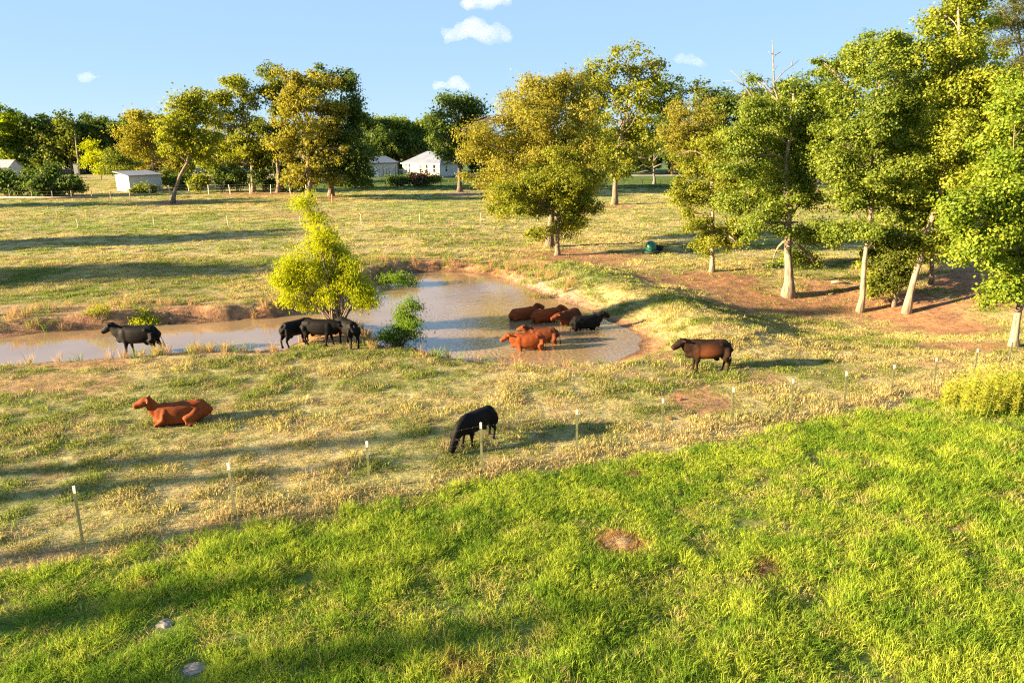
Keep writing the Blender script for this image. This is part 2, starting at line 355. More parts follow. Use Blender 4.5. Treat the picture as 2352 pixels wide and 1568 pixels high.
def leaf_mesh(name, P, Nn, size, aspect, tone, long_axis=None):
    n = len(P); Nn = Nn / (np.linalg.norm(Nn, axis=1)[:, None] + 1e-9)
    if long_axis is None: long_axis = rng.normal(size=(n, 3))
    a = long_axis - Nn * np.sum(long_axis * Nn, 1)[:, None]; a /= np.linalg.norm(a, axis=1)[:, None] + 1e-9
    b = np.cross(Nn, a); s = size[:, None]
    V = np.empty((n, 4, 3)); V[:, 0] = P - a * s * .5; V[:, 1] = P + b * s * aspect * .5 + a * s * .05 + Nn * s * .08; V[:, 2] = P + a * s * .5; V[:, 3] = P - b * s * aspect * .5 + a * s * .05 + Nn * s * .08
    me = np_mesh(name, V.reshape(-1, 3), np.arange(n * 4).reshape(n, 4))
    t = me.attributes.new('tone', 'FLOAT', 'POINT'); t.data.foreach_set('value', np.repeat(np.clip(tone, 0, 1), 4).astype(np.float32)); return me

def unit(n):
    v = rng.normal(size=(n, 3)); return v / np.linalg.norm(v, axis=1)[:, None]
def crown_points(lobes, n, clump, open_=0.0):
    """lobes: (k,6) centre and radii; leaves gathered in clumps that sit on sub-lobes"""
    lobes = np.asarray(lobes, float); subs = []
    for l in lobes:
        for _ in range(6):
            v = unit(1)[0] * rng.uniform(.2, .95); f = rng.uniform(.34, .66)
            subs.append(np.concatenate([l[:3] + v * l[3:], l[3:] * f]))
    subs = np.array(subs); w = (subs[:, 3:].mean(1)) ** 2; w /= w.sum()
    ncl = max(40, int(n / 26)); si = rng.choice(len(subs), ncl, p=w)
    dirs = unit(ncl); rad = rng.uniform(.45, 1.08, ncl)
    cc = subs[si, :3] + dirs * rad[:, None] * subs[si, 3:]
    csz = clump * rng.uniform(.55, 1.35, ncl)
    ci = rng.integers(0, ncl, n)
    P = cc[ci] + rng.normal(size=(n, 3)) * csz[ci][:, None] * np.array((1, 1, .65)) * .55
    Nn = (P - subs[si[ci], :3]); Nn /= np.linalg.norm(Nn, axis=1)[:, None] + 1e-9
    Nn = Nn * .8 + rng.normal(size=(n, 3)) * .55 + np.array((0, 0, .35))
    tone = np.clip(rng.normal(.5, .22, n) + (rng.random(ncl) - .5)[ci] * .5 + (rng.random(len(subs)) - .5)[si[ci]] * .3, 0, 1)
    return P, Nn, tone, subs, cc

def bend(a, b, n, sag=0.0, wob=0.06):
    a = np.asarray(a, float); b = np.asarray(b, float); t = np.linspace(0, 1, n)[:, None]; L_ = np.linalg.norm(b - a)
    p = a + (b - a) * t; m = rng.normal(size=3) * wob * L_; p += np.sin(t * math.pi) * m; p[:, 2] += (np.sin(t * math.pi) * sag * L_)[:, 0]
    return p
def tree(name, label, cat, base, trunk, r0, lobes_px, leaf, N, mat, bark='bark', size=None, clump=None, group=None, deep=1.0, aspect=.75, stems=None, seed=None, limbs=26, twigs=60, flare=1.7, grow=None):
    """base: ground point; trunk: pixels the trunk passes through; lobes: pixels of the crown's masses"""
    global rng
    rng = np.random.default_rng(abs(hash(seed if seed is not None else (round(base[0], 2), round(base[1], 2)))) % (2 ** 31) if seed is None else seed)
    Y = base[1]; k = depth_of(base) / FPX; near_ = Y < 62
    if near_: leaf *= .70; N = int(N * 1.85)
    g_ = grow or (1.15 if near_ else 1.10); lobes_px = [(a, b, rx * g_, ry * g_) for a, b, rx, ry in lobes_px]
    lob = []
    xs = [l[0] for l in lobes_px]; half = (max(xs) - min(xs)) / 2 * k
    for (a, b, rx, ry) in lobes_px:
        off = rng.uniform(-.55, .55) * max(half, rx * k) * deep
        c = at(a, b, Y + off); kk = depth_of(c) / FPX
        lob.append((*c, rx * kk, (rx + ry) / 2 * kk * 1.05, ry * kk))
    L0 = np.array(lob); cen = L0[:, :3].mean(0); ext = np.ptp(L0[:, :3], axis=0) / 2 + L0[:, 3:].mean(0)
    for _ in range(int(len(lob) * (1.7 if near_ else 1.0))):                     # stray boughs that break the outline
        q = L0[rng.integers(len(L0))]; v = unit(1)[0]; v[2] *= .7; v = v + .6 * (q[:3] - cen) / (ext + .1); v /= np.linalg.norm(v)
        f = rng.uniform(.22, .42); lob.append((*(q[:3] + v * q[3:] * rng.uniform(.9, 1.35)), *(q[3:] * f * np.array((1.25, 1.25, .7)))))
    lob = [l for l in lob if l[2] > base[2] + 1.2] or lob
    P, Nn, tone, subs, cc = crown_points(lob, N, clump or leaf * 2.6)
    root = empty(name, base, label=label, category=cat)
    if group: root['group'] = group
    keep = P[:, 2] > base[2] + .15
    P, Nn, tone = P[keep], Nn[keep], tone[keep]
    cm = leaf_mesh('crown', P - base, Nn, leaf * rng.uniform(.65, 1.25, len(P)), aspect, tone)
    add_obj('crown', cm, M[mat], root)
    kt = Kit(); tp = [np.asarray(base) - (0, 0, .15)] + [at(a, b, Y) for a, b in trunk]
    tp = np.array(tp); L_ = np.r_[0, np.cumsum(np.linalg.norm(np.diff(tp, axis=0), axis=1))]; q = np.linspace(0, L_[-1], 14)
    path = np.stack([np.interp(q, L_, tp[:, i]) for i in range(3)], 1); path[1:-1] += rng.normal(size=(12, 3)) * r0 * .16
    t = np.linspace(0, 1, 14); rad = r0 * .85 * (1 - .72 * t) * (1 + (flare - 1) * np.exp(-q / (r0 * 2.2)))
    kt.tube(path - base, rad, 9)
    order = rng.permutation(len(subs))[:limbs]
    for i in order:
        tgt = subs[i, :3]; cand = [j for j in range(4, 14) if path[j, 2] < tgt[2] + .3] or [4]
        j = cand[-1] if rng.random() < .4 else cand[rng.integers(len(cand) // 2, len(cand))]
        p = bend(path[j], tgt, 6, .08, .07); kt.tube(p - base, np.linspace(rad[j] * .52, r0 * .07, 6), 5)
        for m_ in range(max(1, twigs // max(1, len(order)))):
            dd = np.linalg.norm(cc - tgt, axis=1); near = np.argsort(dd)[:8]; g = cc[near[rng.integers(len(near))]]
            kt.tube(bend(p[3], g, 4, .05, .08) - base, np.linspace(r0 * .09, r0 * .025, 4), 3, False)
    kt.obj('trunk', M[bark], root, True)
    return root

# ------------------------------------------------------------------ cattle
def coat(name, stops, patch=None, rough=.7):
    m, nt, N, L, p = new_mat(name)
    tc = N.new('ShaderNodeTexCoord'); nz = N.new('ShaderNodeTexNoise'); nz.inputs['Scale'].default_value = 3.0; nz.inputs['Detail'].default_value = 6
    L.new(tc.outputs['Object'], nz.inputs['Vector']); r = ramp(N, stops); L.new(nz.outputs[0], r.inputs[0]); colr = r.outputs[0]
    fz = N.new('ShaderNodeTexNoise'); fz.inputs['Scale'].default_value = 11.0; fz.inputs['Detail'].default_value = 7; fz.inputs['Roughness'].default_value = .65; fm = N.new('ShaderNodeMapping'); fm.inputs['Scale'].default_value = (.6, .6, 1.6); L.new(tc.outputs['Object'], fm.inputs[0]); L.new(fm.outputs[0], fz.inputs['Vector'])
    fr = ramp(N, [(.30, (.72, .70, .68)), (.5, (1, 1, 1)), (.70, (1.25, 1.22, 1.2))]); L.new(fz.outputs[0], fr.inputs[0]); fx = N.new('ShaderNodeMix'); fx.data_type = 'RGBA'; fx.blend_type = 'MULTIPLY'; fx.inputs[0].default_value = .85; L.new(colr, fx.inputs[6]); L.new(fr.outputs[0], fx.inputs[7]); colr = fx.outputs[2]
    sp = N.new('ShaderNodeSeparateXYZ'); L.new(tc.outputs['Object'], sp.inputs[0])
    if patch:                               # sun-bleached reddish flank on a black coat
        mp = N.new('ShaderNodeMapping'); mp.inputs['Location'].default_value = (-.05 / .55, 0, -.92 / .36); mp.inputs['Scale'].default_value = (1 / .55, 0.0, 1 / .36)
        L.new(tc.outputs['Object'], mp.inputs[0])
        ln = N.new('ShaderNodeVectorMath'); ln.operation = 'LENGTH'; L.new(mp.outputs[0], ln.inputs[0])
        ad = N.new('ShaderNodeMath'); ad.operation = 'MULTIPLY_ADD'; L.new(nz.outputs[0], ad.inputs[0]); ad.inputs[1].default_value = .8; L.new(ln.outputs['Value'], ad.inputs[2])
        mr = N.new('ShaderNodeMapRange'); mr.inputs['From Min'].default_value = 1.5; mr.inputs['From Max'].default_value = .75; L.new(ad.outputs[0], mr.inputs['Value'])
        mx = N.new('ShaderNodeMix'); mx.data_type = 'RGBA'; L.new(mr.outputs[0], mx.inputs[0]); L.new(colr, mx.inputs[6]); mx.inputs[7].default_value = (*patch, 1); colr = mx.outputs[2]
    hr = N.new('ShaderNodeMapRange'); hr.inputs['From Min'].default_value = .07; hr.inputs['From Max'].default_value = .10; L.new(sp.outputs['Z'], hr.inputs['Value'])
    hx = N.new('ShaderNodeMix'); hx.data_type = 'RGBA'; L.new(hr.outputs[0], hx.inputs[0]); hx.inputs[6].default_value = (.02, .016, .013, 1); L.new(colr, hx.inputs[7])
    L.new(hx.outputs[2], p.inputs['Base Color']); p.inputs['Roughness'].default_value = rough
    p.inputs['Specular IOR Level'].default_value = .10
    n2_ = N.new('ShaderNodeTexNoise'); n2_.inputs['Scale'].default_value = 14; n2_.inputs['Detail'].default_value = 5; L.new(tc.outputs['Object'], n2_.inputs['Vector'])
    b = N.new('ShaderNodeBump'); b.inputs['Strength'].default_value = .14; b.inputs['Distance'].default_value = .02; L.new(n2_.outputs[0], b.inputs['Height']); L.new(b.outputs[0], p.inputs['Normal'])
    return m
M['black_coat'] = coat('black_hide', [(.3, (.004, .0036, .0038)), (.7, (.010, .008, .007))], rough=.65)
M['red_coat'] = coat('red_hide', [(.3, (.15, .032, .009)), (.7, (.25, .060, .015))])
M['wet_red_coat'] = coat('dark_red_hide', [(.3, (.07, .020, .008)), (.7, (.13, .036, .012))], rough=.6)
M['brown_coat'] = coat('bleached_black_hide', [(.3, (.010, .006, .005)), (.7, (.034, .015, .008))], patch=(.13, .042, .016))
M['eye'] = plain('cow_eye', (.01, .008, .007), .15)
M['tag'] = plain('ear_tag_plastic', (.75, .72, .62), .5)

class Body:
    def __init__(s): s.k = Kit()
    def ell(s, secs, n=14, e=2.0):
        """secs: (centre, tangent-free) list of (x,y,z, half width, half height); rings across the running direction"""
        S_ = np.array(secs, float); m_ = len(S_); E_ = np.vstack([2 * S_[0] - S_[1], S_, 2 * S_[-1] - S_[-2]]); out_ = []
        for i in range(m_ - 1):                 # smooth the run of sections
            a0, a1, a2, a3 = E_[i:i + 4]
            for t in (0, .25, .5, .75): out_.append(.5 * (2 * a1 + (a2 - a0) * t + (2 * a0 - 5 * a1 + 4 * a2 - a3) * t * t + (3 * a1 - a0 - 3 * a2 + a3) * t ** 3))
        out_.append(S_[-1]); secs = np.array(out_); secs[:, 3:] = np.maximum(secs[:, 3:], .012)
        P = np.array([q[:3] for q in secs], float); T = np.gradient(P, axis=0); T /= np.linalg.norm(T, axis=1)[:, None] + 1e-9; V = []
        prev = None
        for i, q in enumerate(secs):
            side = np.cross((0, 0, 1.0), T[i])
            if np.linalg.norm(side) < .25: side = np.array((0, 1.0, 0)) if prev is None else prev
            side = side / np.linalg.norm(side); 
            if prev is not None and np.dot(side, prev) < 0: side = -side
            prev = side; up = np.cross(T[i], side)
            for j in range(n):
                t = 2 * math.pi * j / n; c, d = math.cos(t), math.sin(t)
                V.append(P[i] + side * q[3] * math.copysign(abs(c) ** (2 / e), c) + up * q[4] * math.copysign(abs(d) ** (2 / e), d))
        m = len(secs); F = [(i * n + j, i * n + (j + 1) % n, (i + 1) * n + (j + 1) % n, (i + 1) * n + j) for i in range(m - 1) for j in range(n)]
        F += [tuple(range(n))[::-1], tuple((m - 1) * n + j for j in range(n))]; s.k.add(V, F)

def cow(label, coat_key, loc, heading, scale=1.0, neck=(1.16, 0, 1.30), hd=(.80, 0, -.42), steps=(0, 0, 0, 0), lying=False, tail=0.0, tag=None, group='cattle in the pasture', fat=1.0, nk=1.0):
    b = Body(); ne = np.array(neck, float); hdv = np.array(hd, float); hdv /= np.linalg.norm(hdv); dz = -.52 if lying else .05; wf = 1.06 if lying else 1.0; wf *= fat
    torso = [(-.90, 1.08, .15, .20), (-.86, 1.05, .21, .27), (-.72, 1.01, .255, .33), (-.50, .975, .30, .365), (-.20, .935, .33, .395), (.12, .925, .33, .40), (.42, .925, .285, .41), (.62, .945, .235, .39), (.78, .94, .18, .34), (.87, .93, .09, .21)]
    b.ell([(x, 0, z + dz, w * wf, h) for x, z, w, h in torso], 20, 2.6)
    b.ell([(-.72, .0, 1.20 + dz, .10, .08), (-.55, 0, 1.25 + dz, .15, .11), (-.40, 0, 1.26 + dz, .10, .07)], 10)      # hip bones
    b.ell([(.32, 0, 1.26 + dz, .07, .06), (.50, 0, 1.29 + dz, .10, .09), (.68, 0, 1.24 + dz, .08, .08)], 10)       # withers
    n0 = np.array((.52, 0, .99 + dz)); n1 = np.array((.80, 0, 1.02 + dz + .20 * (ne[2] - 1.02 - dz))); n1[1] = ne[1] * .25
    n2 = (n1 + ne) / 2 + np.array((0, 0, .02))
    b.ell([(*(n0 - (.16, 0, .02)), .22, .36), (*n0, .235, .37), (*n1, .20 * nk, .315 * nk), (*n2, .155 * nk, .235 * nk), (*(ne - hdv * .02), .128 * nk, .165 * nk), (*(ne + hdv * .06), .10, .13)], 14)
    b.ell([(.66, 0, .70 + dz, .06, .08), (.80, 0, .66 + dz + (.06 if lying else 0), .11, .12), (.93, 0, .76 + dz, .05, .07)], 10)      # brisket
    hs_ = [(-.13, .07, .07), (-.07, .128, .12), (.03, .148, .158), (.14, .144, .165), (.25, .128, .155), (.35, .116, .134), (.43, .122, .122), (.49, .098, .090)]
    b.ell([(*(ne + hdv * t + np.array((0, 0, -.012 * (t > .2)))), w, h) for t, w, h in hs_], 14)
    side = np.cross((0, 0, 1.0), hdv); side /= np.linalg.norm(side); upv = np.cross(hdv, side)
    ears = []
    for s in (-1, 1):
        b.ell([(-.62, .16 * s, 1.12 + dz, .10, .10), (-.47, .225 * s * wf, 1.17 + dz, .075, .09), (-.34, .20 * s, 1.14 + dz, .05, .06)], 10)      # hip hooks
        b.ell([(.28, .20 * s * wf, 1.02 + dz, .06, .18), (.45, .215 * s * wf, .95 + dz, .085, .28), (.64, .18 * s, .90 + dz, .07, .22)], 12)      # shoulders
    for s in (-1, 1):
        e0 = ne + side * s * .10 + upv * .07 - hdv * .02; e1 = ne + side * s * .20 + upv * .065 - hdv * .05; e2 = ne + side * s * .29 + upv * .02 - hdv * .07
        b.ell([(*e0, .04, .032), (*e1, .028, .060), (*((e1 + e2) / 2), .026, .055), (*e2, .022, .03)], 8); ears.append((e1 + e2) / 2)
    if not lying:
        for i, (s, f) in enumerate(((1, steps[0]), (-1, steps[1]))):
            y = .185 * s
            b.ell([(.47, y * .8, .98, .11, .18), (.46, y, .78, .10, .15), (.44 + f * .25, y, .62, .085, .11), (.46 + f * .6, y * .95, .40, .058, .066), (.455 + f * .8, y * .95, .26, .046, .05), (.455 + f * .95, y * .95, .13, .052, .056), (.475 + f, y * .95, .07, .058, .068), (.495 + f, y * .95, .0, .066, .08)], 10)
        for i, (s, f) in enumerate(((1, steps[2]), (-1, steps[3]))):
            y = .19 * s
            b.ell([(-.66, y * .6, 1.04, .17, .25), (-.70, y * .9, .82, .14, .24), (-.70 + f * .2, y * 1.02, .66, .11, .17), (-.79 + f * .45, y * .95, .50, .062, .09), (-.83 + f * .6, y * .92, .40, .054, .068), (-.80 + f * .8, y * .92, .26, .046, .052), (-.78 + f * .95, y * .92, .13, .053, .057), (-.755 + f, y * .92, .07, .060, .070), (-.735 + f, y * .92, .0, .068, .082)], 10)
        b.ell([(-.50, 0, .60, .05, .05), (-.40, 0, .57, .12, .11), (-.26, 0, .60, .06, .05)], 10)        # udder
        tl = [(-.78, 0, 1.24, .045, .045), (-.90, 0, 1.20, .034, .034), (-.95 - tail * .2, tail * .1, .95, .028, .028), (-.97 - tail * .5, tail * .2, .72, .026, .026), (-.97 - tail * .7, tail * .3, .55, .044, .044), (-.97 - tail * .75, tail * .3, .42, .05, .05), (-.97 - tail * .75, tail * .3, .32, .022, .022)]
    else:
        for s in (-1, 1):
            b.ell([(.50, .20 * s, .48, .11, .14), (.58, .25 * s, .26, .09, .10), (.80, .24 * s, .13, .065, .07), (.86, .23 * s, .09, .06, .065)], 10)
            b.ell([(.86, .22 * s, .08, .055, .06), (.66, .19 * s, .055, .048, .05), (.50, .17 * s, .05, .05, .05)], 8)
            b.ell([(-.64, .20 * s, .50, .15, .22), (-.45, .30 * s, .34, .15, .22), (-.18, .36 * s, .26, .10, .14), (-.10, .37 * s, .22, .06, .08)], 12)
            b.ell([(-.14, .40 * s, .12, .08, .09), (-.40, .43 * s, .09, .07, .07), (-.62, .42 * s, .07, .05, .055)], 8)
            b.ell([(-.62, .42 * s, .06, .05, .055), (-.42, .49 * s, .05, .045, .045), (-.25, .50 * s, .05, .055, .05)], 8)
        tl = [(-.78, 0, .62, .035, .035), (-.90, .03, .52, .034, .034), (-.96, .10, .34, .030, .03), (-.96, .20, .15, .03, .03), (-.88, .32, .06, .045, .045), (-.76, .38, .05, .03, .03)]
    b.ell(tl, 8)
    me0 = b.k.mesh('body'); tmp = bpy.data.objects.new('body_rough', me0); COL.objects.link(tmp)
    rm = tmp.modifiers.new('r', 'REMESH'); rm.mode = 'VOXEL'; rm.voxel_size = .024; rm.use_smooth_shade = True
    sm = tmp.modifiers.new('s', 'SMOOTH'); sm.iterations = 10; sm.factor = .5
    dg = bpy.context.evaluated_depsgraph_get(); me = bpy.data.meshes.new_from_object(tmp.evaluated_get(dg)); me.name = 'body'
    bpy.data.objects.remove(tmp); bpy.data.meshes.remove(me0)
    me.materials.clear()
    root = empty('cow', loc, heading, scale, label=label, category='cow', group=group)
    add_obj('body', me, M[coat_key], root)
    for s in (-1, 1):
        k = Kit(); c = ne + hdv * .13 + side * s * .133 + upv * .04; k.lathe([(.004, -.02), (.016, -.012), (.021, 0), (.016, .012), (.004, .02)], 8, c); k.obj('eye', M['eye'], root, True)
    if tag:
        for e in ears[:tag]:
            k = Kit(); d_ = e + hdv * .035 - np.array((0, 0, .045)); k.tube([d_ - hdv * .004, d_ + hdv * .006], .038, 6); k.obj('ear_tag', M['tag'], root)
    return root

def stand(px, py, dz=-.01):
    p = gnd(px, py); return (p[0], p[1], p[2] + dz)
def wade(px, py, sub=.47):
    p = flat(px, py, ZW); return (p[0], p[1], ZW - sub)
G1, G2 = 'cattle on the pasture', 'cattle wading in the pond'
cow('black cow walking along the narrow water channel with an ear tag', 'black_coat', stand(322, 812), R(183), 1.0, hd=(.80, 0, -.55), neck=(1.10, 0, 1.38), steps=(.04, -.12, .10, -.10), tail=.25, tag=1, group=G1)
cow('black cow standing rump outward beside the yellow willow', 'black_coat', stand(685, 792), R(52), .86, neck=(1.05, .0, 1.02), hd=(.7, 0, -.6), steps=(0, .05, -.08, .08), group=G1)
cow('black cow stepping forward between two other black cows at the willow', 'black_coat', stand(738, 793), R(-6), .88, neck=(1.12, -.02, 1.06), hd=(.78, 0, -.5), steps=(.10, -.14, -.12, .14), group=G1)
cow('black cow with its hindquarters turned away from the willow stems', 'black_coat', stand(800, 793), R(128), .88, neck=(1.08, .1, 1.02), hd=(.7, .2, -.6), steps=(.05, -.05, .08, -.06), group=G1)
cow('red cow lying down in the grass with its head up', 'red_coat', stand(420, 970), R(199), .92, neck=(1.0, 0, .98), hd=(.85, 0, -.30), lying=True, nk=.80, tag=2, group=G1)
cow('small black cow grazing with its head down by the wire fence', 'black_coat', stand(1096, 1018), R(228), .80, neck=(1.15, 0, .56), hd=(.42, 0, -.90), steps=(.0, .14, .04, -.10), fat=.86, group=G1)
cow('dark cow with a reddish flank standing broadside on the grass', 'brown_coat', stand(1622, 853), R(181), .97, neck=(1.10, .03, 1.30), hd=(.82, .15, -.50), steps=(.0, .05, -.03, .06), tag=1, group=G1)
cow('red cow wading deepest with only its back and head above water', 'red_coat', wade(1202, 733, .56), R(30), .86, neck=(1.00, 0, 1.42), hd=(.8, -.35, -.30), group=G2)
cow('red cow wading between two other red cows with its head turned aside', 'red_coat', wade(1254, 739, .48), R(26), .86, neck=(1.00, -.05, 1.40), hd=(.75, -.45, -.4), group=G2)
cow('dark red cow wading chest first beside the black wading cow', 'wet_red_coat', wade(1308, 743, .44), R(232), .86, neck=(1.08, -.12, 1.22), hd=(.72, -.55, -.42), tag=1, group=G2)
cow('black cow wading in the pond with one ear raised', 'black_coat', wade(1345, 756, .44), R(17), .84, neck=(1.08, 0, 1.42), hd=(.82, -.05, -.40), group=G2)
cow('large red cow wading belly deep by the grassy bank', 'red_coat', wade(1213, 803, .38), R(184), .84, neck=(1.10, 0, 1.26), hd=(.80, .08, -.5), steps=(-.08, .06, .16, .0), fat=1.0, group=G2)
cow('red cow standing mostly hidden behind another red wading cow', 'wet_red_coat', wade(1244, 788, .36), R(178), .82, neck=(1.02, .1, 1.40), hd=(.75, -.35, -.38), tail=.15, group=G2)

# ------------------------------------------------------------------ near wire fence
M['post'] = plain('painted_steel_post', (.15, .15, .07), .55, var=.35); M['cap'] = plain('white_post_top', (.62, .60, .55), .6); M['wire'] = plain('rusty_wire', (.12, .10, .08), .8)
TOPS = [(168, 1112), (523, 1060), (842, 1013), (1104, 970), (1325, 940), (1523, 915), (1685, 890), (1822, 870), (1945, 853), (2055, 838), (2152, 822), (2245, 808), (2323, 797)]
def tee(k, p0, p1):
    p0, p1 = np.asarray(p0, float), np.asarray(p1, float); V = []
    for p in (p0, p1):
        for x, y in ((-.032, -.006), (.032, -.006), (.032, .006), (.006, .006), (.006, .042), (-.006, .042), (-.006, .006), (-.032, .006)): V.append(p + (x, y, 0))
    F = [(j, (j + 1) % 8, 8 + (j + 1) % 8, 8 + j) for j in range(8)] + [(7, 6, 5, 4, 3, 2, 1, 0), tuple(range(8, 16))]; k.add(V, F)
bases = [gnd(a, b) for a, b in FENCE_PX]
froot = empty('wire_fence', bases[0], label='barbed wire fence on steel posts with white tops across the pasture', category='fence')
tops = []
for bp, (tx, ty) in zip(bases, TOPS):
    tp = at(tx, ty, bp[1]); tp[2] = bp[2] + np.clip(tp[2] - bp[2], 1.15, 1.5); tops.append(tp)
    q = bp + (tp - bp) * .88; k = Kit(); tee(k, bp - bases[0] - (0, 0, .3), q - bases[0]); po = k.obj('post', M['post'], froot)
    k = Kit(); tee(k, q - bases[0], tp - bases[0]); k.obj('post_cap', M['cap'], po)
for f in (.93, .62, .30):
    pts = []
    for i in range(len(bases)):
        a = bases[i] + (tops[i] - bases[i]) * f; pts.append(a)
        if i + 1 < len(bases):
            b_ = bases[i + 1] + (tops[i + 1] - bases[i + 1]) * f; pts += [a + (b_ - a) * t - (0, 0, .05 * math.sin(t * math.pi)) for t in (.25, .5, .75)]
    k = Kit(); k.tube(np.array(pts) - bases[0], .0018, 4)
    for i in range(len(pts) - 1):
        for t in np.arange(.1, 1, .2):
            c = pts[i] + (pts[i + 1] - pts[i]) * t - bases[0]; k.tube([c - (.0, .012, .016), c + (.0, .012, .016)], .0012, 3, False)
    k.obj('barbed_wire', M['wire'], froot)

# ------------------------------------------------------------------ grass
proto = bpy.data.collections.new('grass_kinds')
def tuft(name, n, h, spread, width, droop, seed):
    g = np.random.default_rng(seed); V = []; F = []; tone = []
    for i in range(n):
        a = g.uniform(0, 2 * math.pi); r = spread * math.sqrt(g.random()); x, y = r * math.cos(a), r * math.sin(a)
        hh = h * g.uniform(.5, 1.15); az = a + g.normal() * .9; l = droop * hh * g.uniform(.3, 1.3); w = width * g.uniform(.7, 1.3)
        dx, dy = math.cos(az), math.sin(az); fa = g.uniform(0, math.pi); sx, sy = math.cos(fa) * w / 2, math.sin(fa) * w / 2; b = len(V)
        V += [(x - sx, y - sy, -.02), (x + sx, y + sy, -.02), (x + dx * l * .35 + sx * .8, y + dy * l * .35 + sy * .8, hh * .62), (x + dx * l * .35 - sx * .8, y + dy * l * .35 - sy * .8, hh * .62), (x + dx * l, y + dy * l, hh * (1 - .25 * droop))]
        F += [(b, b + 1, b + 2, b + 3), (b + 3, b + 2, b + 4)]; tone += [g.random()] * 5
    me = bpy.data.meshes.new(name); me.from_pydata(V, [], F); me.update()
    t = me.attributes.new('tone', 'FLOAT', 'POINT'); t.data.foreach_set('value', np.array(tone, np.float32)); me.materials.append(M['blade'])
    o = bpy.data.objects.new(name, me); proto.objects.link(o)
for i in range(4): tuft('a_lush_tuft_%d' % i, 40, .25, .17, .0095, .7, 100 + i)
for i in range(4): tuft('b_short_tuft_%d' % i, 40, .12, .18, .011, 1.0, 200 + i)
for i in range(4): tuft('c_far_tuft_%d' % i, 46, .15, .34, .028, 1.0, 300 + i)
for i in range(2): tuft('d_reed_tuft_%d' % i, 26, .75, .12, .014, .5, 400 + i)

def scatter(name, P, rz, scl, col, which, **props):
    n = len(P); me = bpy.data.meshes.new(name); me.vertices.add(n); me.vertices.foreach_set('co', np.asarray(P, np.float32).ravel())
    def at_(nm, ty, key, arr):
        a = me.attributes.new(nm, ty, 'POINT'); a.data.foreach_set(key, np.asarray(arr).ravel())
    at_('rot', 'FLOAT_VECTOR', 'vector', np.stack([rng.normal(0, .08, n), rng.normal(0, .08, n), rz], 1).astype(np.float32))
    at_('scl', 'FLOAT_VECTOR', 'vector', scl.astype(np.float32)); at_('kind', 'INT', 'value', which.astype(np.int32))
    at_('col', 'FLOAT_COLOR', 'color', np.concatenate([np.clip(col, 0, 1), np.ones((n, 1))], 1).astype(np.float32))
    o = add_obj(name, me, None, None, **props)
    ng = bpy.data.node_groups.new(name + '_scatter', 'GeometryNodeTree')
    ng.interface.new_socket('Geometry', in_out='INPUT', socket_type='NodeSocketGeometry'); ng.interface.new_socket('Geometry', in_out='OUTPUT', socket_type='NodeSocketGeometry')
    N = ng.nodes; L = ng.links; gi = N.new('NodeGroupInput'); go = N.new('NodeGroupOutput')
    ip = N.new('GeometryNodeInstanceOnPoints'); ci = N.new('GeometryNodeCollectionInfo'); ci.inputs['Collection'].default_value = proto; ci.inputs['Separate Children'].default_value = True; ci.inputs['Reset Children'].default_value = True
    def na(nm, ty):
        x = N.new('GeometryNodeInputNamedAttribute'); x.data_type = ty; x.inputs['Name'].default_value = nm; return x.outputs['Attribute']
    L.new(gi.outputs[0], ip.inputs['Points']); L.new(ci.outputs[0], ip.inputs['Instance']); ip.inputs['Pick Instance'].default_value = True
    L.new(na('kind', 'INT'), ip.inputs['Instance Index']); L.new(na('scl', 'FLOAT_VECTOR'), ip.inputs['Scale'])
    er = N.new('FunctionNodeEulerToRotation'); L.new(na('rot', 'FLOAT_VECTOR'), er.inputs[0]); L.new(er.outputs[0], ip.inputs['Rotation'])
    L.new(ip.outputs[0], go.inputs[0]); md = o.modifiers.new('scatter', 'NODES'); md.node_group = ng
    return o
def field(y0, y1, dens, margin=2.0):
    """random ground points in the wedge the camera's surroundings cover"""
    w = .80 * (y1 * .96 + 3) + margin; n = int((y1 - y0) * 2 * w * dens); x = rng.uniform(-w, w, n); y = rng.uniform(y0, y1, n)
    k = np.abs(x) < .80 * (y * .96 + 3) + margin; return x[k], y[k]
rng = np.random.default_rng(21)
# tall lush grass on this side of the fence
x, y = field(7.0, 31.0, 60); k = y < fence_y(x) + 1.5; x, y = x[k], y[k]
lm_ = lush_mask(x, y); nA = fbm(x / 1.5, y / 1.2, 71, 4); nB = fbm(x / .5, y / .45, 72, 2); nC = fbm(x / 5, y / 4, 73, 3)
bare = sst(.60, .70, nA) * .6; straw = np.zeros(len(x))
ROCK_PX = [(378, 1432, 26), (445, 1535, 34)]; MOUND_PX = [(1425, 1252, 75, 22), (1758, 1305, 40, 30), (1055, 1543, 50, 28), (1455, 1092, 26, 10), (330, 1345, 30, 12), (2200, 1220, 30, 10)]
for a, b, rp in ROCK_PX:
    c = flat(a, b); bare = np.maximum(bare, 1.3 * (np.hypot(x - c[0], (y - c[1] + .1)) < rp * depth_of(c) / FPX * 1.5))
for a, b, rp, rq in MOUND_PX:
    c = flat(a, b); straw = np.maximum(straw, 1 - sst(.5, 1.15, np.hypot(x - c[0], (y - c[1]) * 1.2) / (rp * depth_of(c) / FPX)))
k = rng.random(len(x)) < lm_ * (1 - bare) * (.55 + .45 * sst(26, 12, y)); x, y, nA, nB, nC, straw = x[k], y[k], nA[k], nB[k], nC[k], straw[k]
g1, g2, g3 = C(.17, .285, .03), C(.36, .45, .05), C(.52, .43, .16)
col = mix3(np.broadcast_to(g1, (len(x), 3)), g2, np.clip(sst(.3, .7, nB) + rng.normal(0, .15, len(x)), 0, 1)); col = mix3(col, g3, (rng.random(len(x)) < .05 + .25 * sst(.52, .62, nA)) * .7)
col = mix3(col, C(.40, .25, .11), np.clip(straw * 1.3, 0, 1))
